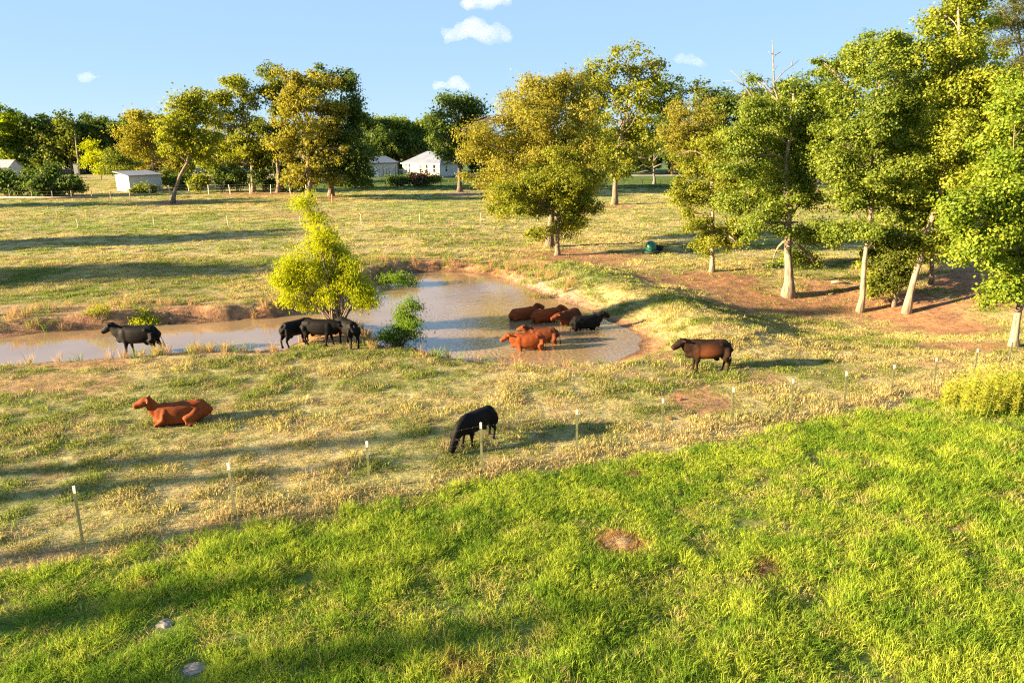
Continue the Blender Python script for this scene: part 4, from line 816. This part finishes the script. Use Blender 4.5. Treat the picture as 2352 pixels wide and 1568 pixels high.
for i, (a, b, lb, mt, lab) in enumerate([(925, 428, [(915, 416, 24, 11), (938, 411, 18, 13), (905, 421, 18, 8)], 'dark', 'dark green yard shrub in front of the white workshop'),
        (958, 428, [(960, 408, 16, 8), (972, 403, 10, 7), (950, 405, 9, 6)], 'pink', 'pinkish flowering shrub beside the house wall'),
        (985, 428, [(980, 415, 22, 12), (1000, 412, 14, 12), (965, 420, 22, 8)], 'oak', 'rounded green yard shrub in front of the house'),
        (815, 432, [(820, 405, 26, 20), (800, 420, 26, 14), (840, 415, 18, 14), (835, 385, 14, 16)], 'dark', 'dark thicket at the foot of the crowded dark oak'),
        (930, 398, [(938, 388, 10, 10), (930, 382, 6, 8)], 'dark', 'narrow shrub against the white house corner')]):
    shrub('yard_shrub', lab, 'shrub', gnd(a, b), lb, .34, 2600, mt, stems=10, r=.05, seed=60 + i, group=GB)
GU = 'thicket along the fence row'
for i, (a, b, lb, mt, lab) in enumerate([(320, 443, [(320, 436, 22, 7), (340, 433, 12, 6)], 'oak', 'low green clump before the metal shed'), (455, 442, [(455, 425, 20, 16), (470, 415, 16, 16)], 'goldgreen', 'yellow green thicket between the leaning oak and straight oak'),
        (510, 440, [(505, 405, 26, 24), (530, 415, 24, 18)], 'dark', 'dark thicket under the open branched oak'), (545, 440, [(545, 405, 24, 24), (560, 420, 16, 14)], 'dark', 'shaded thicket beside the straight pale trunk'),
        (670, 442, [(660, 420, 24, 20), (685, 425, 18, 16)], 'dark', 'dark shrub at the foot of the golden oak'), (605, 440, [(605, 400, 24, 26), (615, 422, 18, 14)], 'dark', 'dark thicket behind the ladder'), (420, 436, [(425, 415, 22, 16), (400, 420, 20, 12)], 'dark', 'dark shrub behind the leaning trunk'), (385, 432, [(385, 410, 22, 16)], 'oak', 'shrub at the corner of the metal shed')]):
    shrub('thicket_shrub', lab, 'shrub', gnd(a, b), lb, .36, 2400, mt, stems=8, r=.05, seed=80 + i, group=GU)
# tall weeds at the end of the fence
rng = np.random.default_rng(77); Ps = []; Nn_ = []; La = []; Sz = []; kt = Kit(); wb = gnd(2270, 950)
for i in range(460):
    a = rng.uniform(2165, 2470); yb = rng.uniform(905, 965) if a > 2200 else rng.uniform(915, 940); p = gnd(a, yb); h_ = rng.uniform(.7, 1.5) * (.55 + .45 * min(1, max(0, (a - 2160) / 70)))
    top = p + (rng.normal() * .08, rng.normal() * .08, h_); kt.tube(np.array([p, (p + top) / 2 + rng.normal(size=3) * .01, top]) - wb, [.008, .006, .003], 3, False)
    n_ = 22; t = rng.uniform(.2, 1.02, n_); c = p + (top - p) * t[:, None]; az = rng.uniform(0, 6.28, n_); dv = np.stack([np.cos(az), np.sin(az), rng.uniform(.1, .9, n_)], 1)
    Ps.append(c + dv * .05); Nn_.append(np.cross(dv, rng.normal(size=(n_, 3)))); La.append(dv); Sz.append(np.full(n_, .13) * rng.uniform(.6, 1.2, n_))
Ps, Nn_, La, Sz = map(np.concatenate, (Ps, Nn_, La, Sz))
wr_ = empty('tall_weeds', wb, label='stand of tall yellow green weeds at the end of the fence', category='weeds'); wr_['kind'] = 'stuff'
add_obj('foliage', leaf_mesh('foliage', Ps - wb, Nn_, Sz, .18, rng.normal(.55, .25, len(Ps)), La), M['weed'], wr_); kt.obj('stem', M['weed'], wr_)

# ------------------------------------------------------------------ buildings
M['siding'] = noisy('white_siding', [(.3, (.46, .445, .42)), (.7, (.54, .525, .50))], 1.2, .6, .05)
M['roofing'] = noisy('pale_metal_roof', [(.3, (.20, .22, .27)), (.7, (.27, .29, .34))], .8, .45, .05, metallic=.2)
M['rust_roof'] = noisy('weathered_metal_roof', [(.35, (.34, .33, .33)), (.6, (.46, .45, .45)), (.75, (.30, .20, .15))], 1.5, .5, .05, metallic=.2)
M['trim'] = plain('dark_trim', (.035, .04, .06), .5); M['pane'] = plain('dark_window_pane', (.02, .025, .03), .08); M['whitetrim'] = plain('white_trim', (.75, .74, .72), .5)
M['concrete'] = plain('grey_block', (.25, .24, .23), .9); M['wood'] = noisy('weathered_wood', [(.3, (.20, .15, .11)), (.7, (.36, .29, .22))], 5, .9, .3, stretch=(1, 1, .2))
M['palepost'] = plain('pale_weathered_post', (.55, .48, .36), .8)
def hip(k, w, d, z0, z1, over, ridge0, ridge1):
    """hip roof over a w x d plan whose front left corner is the origin, with a thickness"""
    x0, x1, y0, y1 = -over, w + over, -over, d + over; rz0, rz1 = ridge0, ridge1; ym = d / 2
    for t in (0,):
        V = [(x0, y0, z0), (x1, y0, z0), (x1, y1, z0), (x0, y1, z0), (rz0, ym, z1), (rz1, ym, z1), (x0, y0, z0 - .16), (x1, y0, z0 - .16), (x1, y1, z0 - .16), (x0, y1, z0 - .16)]
        k.add(V, [(0, 1, 5, 4), (1, 2, 5), (2, 3, 4, 5), (3, 0, 4), (6, 7, 1, 0), (7, 8, 2, 1), (8, 9, 3, 2), (9, 6, 0, 3), (9, 8, 7, 6)])
def window(root, x, z, w, h, face, d, bars=True):
    """face 'front' (y=0, facing -y) or 'end' (x=w side)"""
    fr = Kit(); pn = Kit()
    def put(kk, cx, cz, sx, sz, out, th):
        if face == 'front': kk.box((cx, -out, cz), (sx, th, sz))
        else: kk.box((d + out, cx, cz), (th, sx, sz))
    put(fr, x, z + h / 2 + .04, w + .16, .08, .03, .06); put(fr, x, z - h / 2 - .04, w + .16, .08, .03, .06)
    for s in (-1, 1): put(fr, x + s * (w / 2 + .04), z, .08, h, .03, .06)
    put(fr, x, z, w, .06, .03, .05)
    f = fr.obj('window', M['whitetrim'], root); put(pn, x, z, w, h, .012, .02); pn.obj('pane', M['pane'], f)
hb = gnd(1010, 409)
house = empty('farmhouse', hb, R(-24), label='white farmhouse with pale metal hip roof and dark narrow windows', category='house')
W_, D_ = 9.4, 10.0
def hx(k): return k     # local frame: front right corner at the origin
k = Kit(); k.box((-W_ / 2, D_ / 2, 1.62), (W_, D_, 2.75)); k.obj('wall', M['siding'], house)
for j in range(11):
    k = Kit(); k.box((-W_ / 2, -.012, .42 + j * .25), (W_, .02, .21)); k.obj('siding_board', M['siding'], house)
k = Kit(); k.box((-W_ / 2, D_ / 2, .12), (W_ - .1, D_ - .1, .26)); k.obj('foundation', M['concrete'], house)
k = Kit(); kk = Kit(); hip(kk, W_, D_, 3.02, 5.5, .35, 3.4, W_ - 2.2); k.add(np.array(kk.V) - (W_, 0, 0), kk.F); rf = k.obj('roof', M['roofing'], house)
k = Kit(); k.box((-W_ / 2, -.37, 2.94), (W_ + .7, .04, .18)); k.obj('fascia', M['whitetrim'], house)
for x_, w_ in ((-8.4, .60), (-7.6, .60), (-4.8, .66), (-3.2, .66), (-1.25, .70)): window(house, x_, 1.95, w_, 1.55, 'front', 0)
k = Kit(); k.box((-2.2, -.05, 1.25), (.8, .05, 2.0)); dr = k.obj('door', M['palepost'], house); k = Kit(); k.box((-2.0, -.1, 1.2), (.06, .05, .1)); k.obj('handle', M['trim'], dr)
window(house, 3.0, 1.9, .9, 1.2, 'end', 0)
sb_ = gnd(848, 408)
shop = empty('workshop', sb_, R(30), label='white workshop with blue grey metal roof and dark corner trim', category='building')
k = Kit(); k.box((3.4, 2.3, 1.5), (6.8, 4.6, 3.0)); k.obj('wall', M['siding'], shop)
k = Kit(); hip(k, 6.8, 4.6, 3.12, 4.5, .3, .25, 5.0); k.obj('roof', M['roofing'], shop)
for x_ in (-.03, 6.83):
    k = Kit(); k.box((x_, -.03, 1.5), (.16, .16, 3.0)); k.obj('corner_trim', M['trim'], shop)
k = Kit(); k.box((3.4, -.34, 3.02), (7.5, .05, .16)); k.obj('eave_trim', M['trim'], shop)
k = Kit(); k.box((1.7, -.04, 1.1), (.9, .06, 2.1)); d_ = k.obj('door', M['whitetrim'], shop); k = Kit(); k.box((2.02, -.09, 1.05), (.07, .05, .1)); k.obj('handle', M['trim'], d_)
for x_ in (1.95, 2.95, 5.8):
    k = Kit(); k.tube([(x_, -.9, -.1), (x_ + .04, -.9, 2.75)], .07, 6); k.obj('porch_post', M['trim'], shop)
for x_ in (3.6, 4.55):
    k = Kit(); k.tube([(x_, -1.0, -.1), (x_ + (.25 if x_ < 4 else -.2), -.8, 1.9)], .05, 5); k.obj('prop_pole', M['trim'], shop)
mb = gnd(300, 441)
shed = empty('metal_shed', mb, R(52), .92, label='white corrugated metal shed with a low slanting roof', category='shed')
def corr(k, x0, x1, y, z0, z1, ax='x', step=.18, dep=.035):
    n = int((x1 - x0) / step); V = []
    for i in range(n + 1):
        t = x0 + (x1 - x0) * i / n; o = dep if i % 2 else 0
        for z in (z0, z1): V.append((t, y - o, z) if ax == 'x' else (y - o, t, z))
    k.add(V, [(2 * i, 2 * i + 2, 2 * i + 3, 2 * i + 1) for i in range(n)])
k = Kit(); k.box((2.9, 2.6, 1.35), (5.7, 5.1, 2.7)); k.obj('wall', M['siding'], shed)
for i in range(6):
    k = Kit(); corr(k, i * .967, i * .967 + .95, -.0, 0, 2.75); k.obj('wall_panel', M['siding'], shed)
for i in range(5):
    k = Kit(); corr(k, i * 1.04, i * 1.04 + 1.02, .0, 0, 2.85, 'y'); k.obj('wall_panel', M['siding'], shed)
k = Kit(); k.add([(-.3, -.3, 2.78), (6.1, -.3, 2.78), (6.1, 5.5, 3.35), (-.3, 5.5, 3.35), (-.3, -.3, 2.88), (6.1, -.3, 2.88), (6.1, 5.5, 3.45), (-.3, 5.5, 3.45)], [(3, 2, 1, 0), (4, 5, 6, 7), (0, 1, 5, 4), (1, 2, 6, 5), (2, 3, 7, 6), (3, 0, 4, 7)]); k.obj('roof', M['roofing'], shed)
bb = gnd(-48, 412)
barn = empty('barn', bb, R(4), .8, label='outbuilding with a ribbed grey metal roof showing above the hedge', category='barn')
k = Kit(); k.box((4.0, 3, 1.5), (8, 6, 3.0)); k.obj('wall', M['siding'], barn)
for i in range(9):
    k = Kit(); x_ = -.3 + i * .96; k.add([(x_, -.4, 2.95), (x_ + .93, -.4, 2.95), (x_ + .93, 3.0, 4.9), (x_, 3.0, 4.9), (x_, 6.4, 2.95), (x_ + .93, 6.4, 2.95), (x_, -.4, 3.03), (x_ + .93, -.4, 3.03), (x_ + .93, 3.0, 4.98), (x_, 3.0, 4.98), (x_, 6.4, 3.03), (x_ + .93, 6.4, 3.03)], [(6, 7, 8, 9), (9, 8, 11, 10), (1, 0, 3, 2), (2, 3, 4, 5), (0, 1, 7, 6), (5, 4, 10, 11), (1, 2, 8, 7), (2, 5, 11, 8), (0, 6, 9, 3), (3, 9, 10, 4)]); k.box((x_ + .02, 1.3, 4.0), (.05, .05, .05)); k.obj('roof_sheet', M['rust_roof'], barn)
for s in (0, 8):
    k = Kit(); k.add([(s - .02, 0, 3), (s + .02, 0, 3), (s + .02, 6, 3), (s - .02, 6, 3), (s - .02, 3, 4.85), (s + .02, 3, 4.85)], [(3, 2, 1, 0), (0, 1, 5, 4), (2, 3, 4, 5), (0, 4, 3), (1, 2, 5)]); k.obj('gable', M['siding'], barn)

# ------------------------------------------------------------------ vehicles
M['darkpaint'] = plain('dark_car_paint', (.02, .022, .026), .3); M['bluepaint'] = plain('blue_car_paint', (.05, .08, .16), .3); M['tyre'] = plain('tyre_rubber', (.018, .018, .018), .9); M['rim'] = plain('wheel_rim', (.35, .35, .36), .35, metallic=.7); M['lampred'] = plain('red_lamp', (.45, .03, .04), .3); M['lampclear'] = plain('clear_lamp', (.7, .7, .68), .2)
def prism(k, prof, y0, y1, inset=0.0):
    n = len(prof); V = [(x, y0 + (inset if z > 1.0 else 0), z) for x, z in prof] + [(x, y1 - (inset if z > 1.0 else 0), z) for x, z in prof]
    k.add(V, [tuple(range(n)), tuple(range(2 * n - 1, n - 1, -1))] + [((i + 1) % n, i, n + i, n + (i + 1) % n) for i in range(n)])
def vehicle(name, label, cat, loc, rz, paint, body, cab, panes, wheels, r, w):
    root = empty(name, loc, rz, label=label, category=cat)
    k = Kit(); prism(k, body, -w / 2, w / 2); k.obj('body', M[paint], root)
    k = Kit(); prism(k, cab, -w / 2 + .04, w / 2 - .04, .10); k.obj('cab', M[paint], root)
    for (x0, x1, z0, z1) in panes:
        for s in (-1, 1):
            k = Kit(); k.box(((x0 + x1) / 2, s * (w / 2 - .07), (z0 + z1) / 2), (x1 - x0, .07, z1 - z0)); k.obj('side_window', M['pane'], root)
    for x in wheels:
        for s in (-1, 1):
            k = Kit(); k.tube([(x, s * (w / 2 - .2), r), (x, s * (w / 2 + .02), r)], r, 16); wo = k.obj('wheel', M['tyre'], root); k = Kit(); k.tube([(x, s * (w / 2 + .0), r), (x, s * (w / 2 + .035), r)], r * .55, 12); k.obj('rim', M['rim'], wo)
    xf = max(p[0] for p in body); xb = min(p[0] for p in body)
    for s in (-1, 1):
        k = Kit(); k.box((xf + .01, s * w * .36, .78), (.05, .28, .16)); k.obj('headlight', M['lampclear'], root); k = Kit(); k.box((xb - .01, s * w * .42, .85), (.05, .14, .26)); k.obj('tail_light', M['lampred'], root)
    return root
vehicle('off_road_vehicle', 'dark open off road vehicle parked near the far road', 'vehicle', gnd(1893, 431), R(-8), 'darkpaint',
        [(-1.9, .45), (1.9, .45), (1.95, .8), (1.7, 1.0), (.5, 1.08), (-1.9, 1.05)], [(-1.2, 1.07), (.6, 1.07), (.25, 1.85), (-1.15, 1.9)], [(-1.0, -.4, 1.2, 1.72), (-.3, .2, 1.2, 1.70)], (-1.25, 1.25), .40, 1.7)
vehicle('parked_car', 'blue car parked in the gap between workshop and farmhouse', 'car', (lambda p: (p[0], p[1], p[2]))(gnd(906, 402)), R(-80), 'bluepaint',
        [(-2.2, .35), (2.2, .35), (2.25, .75), (2.0, .95), (.9, 1.05), (-2.2, 1.05)], [(-2.1, 1.04), (1.0, 1.04), (.35, 1.62), (-1.9, 1.66)], [(-1.8, -.8, 1.12, 1.52), (-.7, .3, 1.12, 1.52)], (-1.4, 1.4), .35, 1.8)

# ------------------------------------------------------------------ fences, posts, pole, ladder, feeder
def line_fence(name, label, pts, h, mat, r, wires, post_cat='fence', lean=.0, wr=.006):
    b0 = np.array(pts[0]); root = empty(name, b0, label=label, category='fence'); tp = []
    for p in pts:
        p = np.array(p); t = p + (rng.normal() * lean, rng.normal() * lean, h * rng.uniform(.92, 1.08)); tp.append(t); k = Kit(); k.tube([p - b0 - (0, 0, .3), (p + t) / 2 - b0, t - b0], [r, r * .95, r * .85], 6); k.obj('post', M[mat], root)
    for f in wires:
        k = Kit(); k.tube([np.array(p) + (t - np.array(p)) * f - b0 for p, t in zip(pts, tp)], wr, 4); k.obj('wire', M['wire'], root)
    return root
rng = np.random.default_rng(99)
line_fence('yard_fence', 'thin wire fence along the green yard of the farmhouse', [gnd(a, 434 - (a - 820) * .006) for a in np.arange(845, 1560, 42)], 1.25, 'trim', .05, (.35, .65, .95), lean=.03, wr=.010)
line_fence('row_fence', 'old wooden post fence under the oaks of the fence row', [gnd(a, 447 - (a - 340) * .004) for a in (345, 392, 436, 480, 530, 575, 622, 668, 705)], 1.5, 'palepost', .08, (.4, .7, .95), lean=.12, wr=.010)
line_fence('field_fence', 'weathered post and wire fence in front of the dark hedge', [gnd(a, 457) for a in (-30, 25, 75, 122, 165, 212, 255, 300)], 1.2, 'wood', .07, (.5, .9), lean=.06, wr=.010)
line_fence('electric_fence', 'single strand electric fence on thin pale stakes crossing the field', [gnd(a, b) for a, b in ((180, 523), (355, 522), (525, 520), (690, 518), (830, 515), (965, 513), (1103, 511), (1235, 509))], 1.0, 'palepost', .035, (.9,), lean=.03, wr=.006)
k = Kit(); b = gnd(110, 459); k.tube([np.array((-8.6, .2, .32)), np.array((0, 0, .30)), np.array((7.2, .1, .34))], .16, 8); lg = k.obj('fallen_log', M['wood'], None, True, label='long grey pole lying along the bottom of the hedge', category='log'); lg.location = b
M['orange'] = plain('orange_marker', (.55, .13, .04), .6)
k = Kit(); k.lathe([(.11, -.2), (.11, 1.1), (.09, 1.25), (.02, 1.3)], 10); o = k.obj('marker_post', M['orange'], None, label='short orange marker post in the shaded field', category='post'); o.location = gnd(764, 468)
b = gnd(183, 402); k = Kit(); p1 = at(172, 308, b[1]) - b; k.tube([(0, 0, -.3), p1 * .5, p1], [.17, .15, .12], 8); o = k.obj('pole', M['wood'], None, True, label='tall leaning wooden pole by the far yard', category='pole'); o.location = b
b = gnd(178, 404); pr_ = empty('utility_box', b, R(10), label='pale upright box at the foot of the leaning pole', category='box'); k = Kit(); k.box((0, 0, 1.3), (.9, .5, 2.6)); k.obj('cabinet', M['palepost'], pr_); k = Kit(); k.box((0, -.26, 1.3), (.7, .03, 2.2)); k.obj('door', M['siding'], pr_); k = Kit(); k.box((0, 0, 2.64), (1.0, .6, .08)); k.obj('lid', M['roofing'], pr_)
b = gnd(630, 438); ld = empty('ladder', b, R(-10), label='pale ladder leaning into the dark thicket', category='ladder'); top = np.array((.75, .9, 3.2))
for s in (-.22, .22):
    k = Kit(); k.tube([(s, 0, 0), top + (s, 0, 0)], .035, 5); k.obj('rail', M['palepost'], ld)
for t in np.arange(.08, 1, .1):
    k = Kit(); c = top * t; k.tube([c - (.22, 0, 0), c + (.22, 0, 0)], .025, 5); k.obj('rung', M['palepost'], ld)
M['feedgreen'] = plain('green_feeder_plastic', (.015, .14, .075), .35); M['blackrub'] = plain('black_rubber', (.014, .014, .015), .7)
b = gnd(1494, 582); fd = empty('mineral_feeder', b, R(20), label='green hooded mineral feeder standing on a black tyre', category='feeder')
k = Kit(); k.lathe([(.30, .02), (.58, .03), (.66, .12), (.62, .22), (.45, .25), (.30, .20)], 20); k.obj('tyre_base', M['blackrub'], fd, True)
k = Kit()
for i in range(7):
    a0 = math.pi * i / 7; a1 = math.pi * (i + 1) / 7
k.lathe([(.40, .22), (.43, .45), (.41, .68), (.33, .86), (.18, .98), (.03, 1.0)], 18); k.obj('hood', M['feedgreen'], fd, True)
k = Kit(); k.box((.34, 0, .50), (.22, .42, .38)); k.obj('feed_opening', M['blackrub'], fd)
b = gnd(1511, 577); fd2 = empty('feed_tub', b, label='low black feed tub beside the green mineral feeder', category='tub')
k = Kit(); k.lathe([(.36, .0), (.42, .30), (.44, .42), (.40, .42), (.36, .25), (.30, .10)], 18); k.obj('tub', M['blackrub'], fd2, True); k = Kit(); k.lathe([(.48, .36), (.48, .42), (.43, .43), (.43, .36)], 18); k.obj('tub_rim', M['tyre'], fd2, True)

# ------------------------------------------------------------------ stones, mounds, clods, fallen branch
M['stone'] = noisy('grey_field_stone', [(.3, (.15, .13, .115)), (.7, (.26, .23, .20))], 9, .9, .5); M['mound'] = noisy('dry_earth_mound', [(.3, (.22, .14, .07)), (.7, (.40, .27, .13))], 22, .95, .9); M['clod'] = noisy('red_clod', [(.3, (.16, .055, .025)), (.7, (.28, .10, .045))], 20, .95, .8)
def lump(name, label, cat, loc, rx, ry, rz_, mat, seed, rough=.25, **kw):
    bm = bmesh.new(); bmesh.ops.create_icosphere(bm, subdivisions=4, radius=1.0); g = np.random.default_rng(seed); o1, o2 = g.uniform(0, 50, 2)
    for v in bm.verts:
        n_ = fbm(np.array([v.co.x * 1.6 + o1 + v.co.z]), np.array([v.co.y * 1.6 + o2 - v.co.z]), seed, 4)[0] - .5; s = 1 + n_ * rough * 2.2
        v.co = Vector((v.co.x * rx * s, v.co.y * ry * s, v.co.z * rz_ * s))
    me = bpy.data.meshes.new(name); bm.to_mesh(me); bm.free(); me.polygons.foreach_set('use_smooth', np.ones(len(me.polygons), bool))
    o = add_obj(name, me, M[mat], None, label=label, category=cat, **kw); o.location = loc; return o
for i, (a, b_, rp) in enumerate(ROCK_PX):
    p = gnd(a, b_); r_ = rp * depth_of(p) / FPX; lump('field_stone', ['smaller grey stone half sunk in the tall green grass', 'larger flat grey stone half sunk in the tall green grass'][i], 'stone', (p[0], p[1], p[2] - .02), r_ * .8, r_ * .6, r_ * .28, 'stone', 10 + i, .35)
labs = ['wide straw coloured ant mound in the tall green grass', 'round brown ant mound in the tall green grass', 'pale dry earth mound at the front of the tall grass', 'small tan mound just inside the wire fence', 'low brown mound in thin grass by the stones', 'faint tan mound near the tall weeds']
for i, (a, b_, rp, rq) in enumerate(MOUND_PX):
    p = gnd(a, b_); r_ = rp * depth_of(p) / FPX * .5; lump('ant_mound', labs[i], 'mound', (p[0], p[1], p[2]), r_, r_ * .8, min(.10, r_ * .35), 'mound', 30 + i, .45, group='earth mounds in the grass')
for i, (a, b_, l_) in enumerate([(1560, 918, 'red earth clod on the bare patch behind the fence'), (1538, 963, 'red earth clod close behind a fence post'), (1990, 668, 'dark clod on the bare slope'), (2298, 770, 'red clod near the pale flared trunk')]):
    p = gnd(a, b_); lump('earth_clod', l_, 'clod', (p[0], p[1], p[2] + .02), .10, .08, .05, 'clod', 50 + i, .5, group='loose red clods')
b = gnd(1908, 652); k = Kit(); k.tube([(0, 0, .12), (.5, -.15, .18), (1.0, -.25, .10)], [.10, .08, .05], 6); k.tube([(.4, -.1, .16), (.6, .2, .35)], [.05, .02], 5); o = k.obj('fallen_branch', M['bark'], None, True, label='fallen branch lying on the bare orange slope', category='branch'); o.location = b

# ------------------------------------------------------------------ far road and clouds
k = Kit(); k.V = [(-20, 160, .03), (160, 166, .03), (160, 170, .03), (-20, 164, .03)]; k.F = [(0, 1, 2, 3)]; M['road'] = plain('pale_gravel', (.42, .40, .38), .95); k.obj('road', M['road'], None, kind='structure', label='pale gravel road along the far woods')
def cloud(label, puffs, dist, dens, seed):
    m = bpy.data.materials.new('cloud_vapour'); m.use_nodes = True; N = m.node_tree.nodes; L = m.node_tree.links; N.remove(N['Principled BSDF'])
    v = N.new('ShaderNodeVolumePrincipled'); v.inputs['Color'].default_value = (1, .97, .97, 1); v.inputs['Density'].default_value = dens; v.inputs['Anisotropy'].default_value = .1; L.new(v.outputs[0], N['Material Output'].inputs['Volume'])
    g = np.random.default_rng(seed); bm = bmesh.new(); c0 = at(puffs[0][0], puffs[0][1], dist)
    for a, b_, r_ in puffs:
        c = at(a, b_, dist) - c0; rr = r_ * dist * 1.02 / FPX
        for q in range(7):
            o_ = g.normal(size=3) * rr * .5 * np.array((1, 1, .45)); s = rr * g.uniform(.5, .85)
            bmesh.ops.create_icosphere(bm, subdivisions=3, radius=s, matrix=Matrix.Translation(Vector(c + o_)) @ Matrix.Diagonal((1, 1, .8, 1)))
    me = bpy.data.meshes.new('cloud'); bm.to_mesh(me); bm.free(); tmp = bpy.data.objects.new('cloud_rough', me); COL.objects.link(tmp)
    rm = tmp.modifiers.new('r', 'REMESH'); rm.mode = 'VOXEL'; rm.voxel_size = dist * .0035; sm = tmp.modifiers.new('s', 'SMOOTH'); sm.iterations = 3
    tx = bpy.data.textures.new('billow', 'CLOUDS'); tx.noise_scale = dist * .014; dp = tmp.modifiers.new('d', 'DISPLACE'); dp.texture = tx; dp.strength = dist * .012; dp.mid_level = .5
    me2 = bpy.data.meshes.new_from_object(tmp.evaluated_get(bpy.context.evaluated_depsgraph_get())); bpy.data.objects.remove(tmp); me2.name = 'cloud'; me2.materials.clear()
    o = add_obj('cloud', me2, m, None, label=label, category='cloud', group='small fair weather clouds'); o.location = c0
cloud('wide flat bottomed cloud with two soft humps', [(1060, 75, 22), (1085, 66, 24), (1110, 75, 24), (1135, 72, 24), (1150, 80, 16), (1040, 82, 14)], 1500, .0042, 1)
cloud('small peaked cloud low above the farmhouse yard', [(1005, 200, 11), (1025, 197, 13), (1045, 190, 15), (1050, 180, 9), (1070, 200, 12)], 1700, .005, 2)
cloud('cloud bank cut off by the top of the sky', [(1080, 2, 18), (1110, 6, 18), (1145, 4, 20), (1130, -8, 22)], 1500, .005, 3)
cloud('faint cloud beside the tall airy oak', [(1572, 132, 13), (1590, 143, 12), (1612, 147, 10)], 1700, .004, 4)
cloud('tiny faint cloud above the dark wood line', [(208, 172, 10), (195, 178, 10), (220, 179, 8)], 1900, .003, 5)
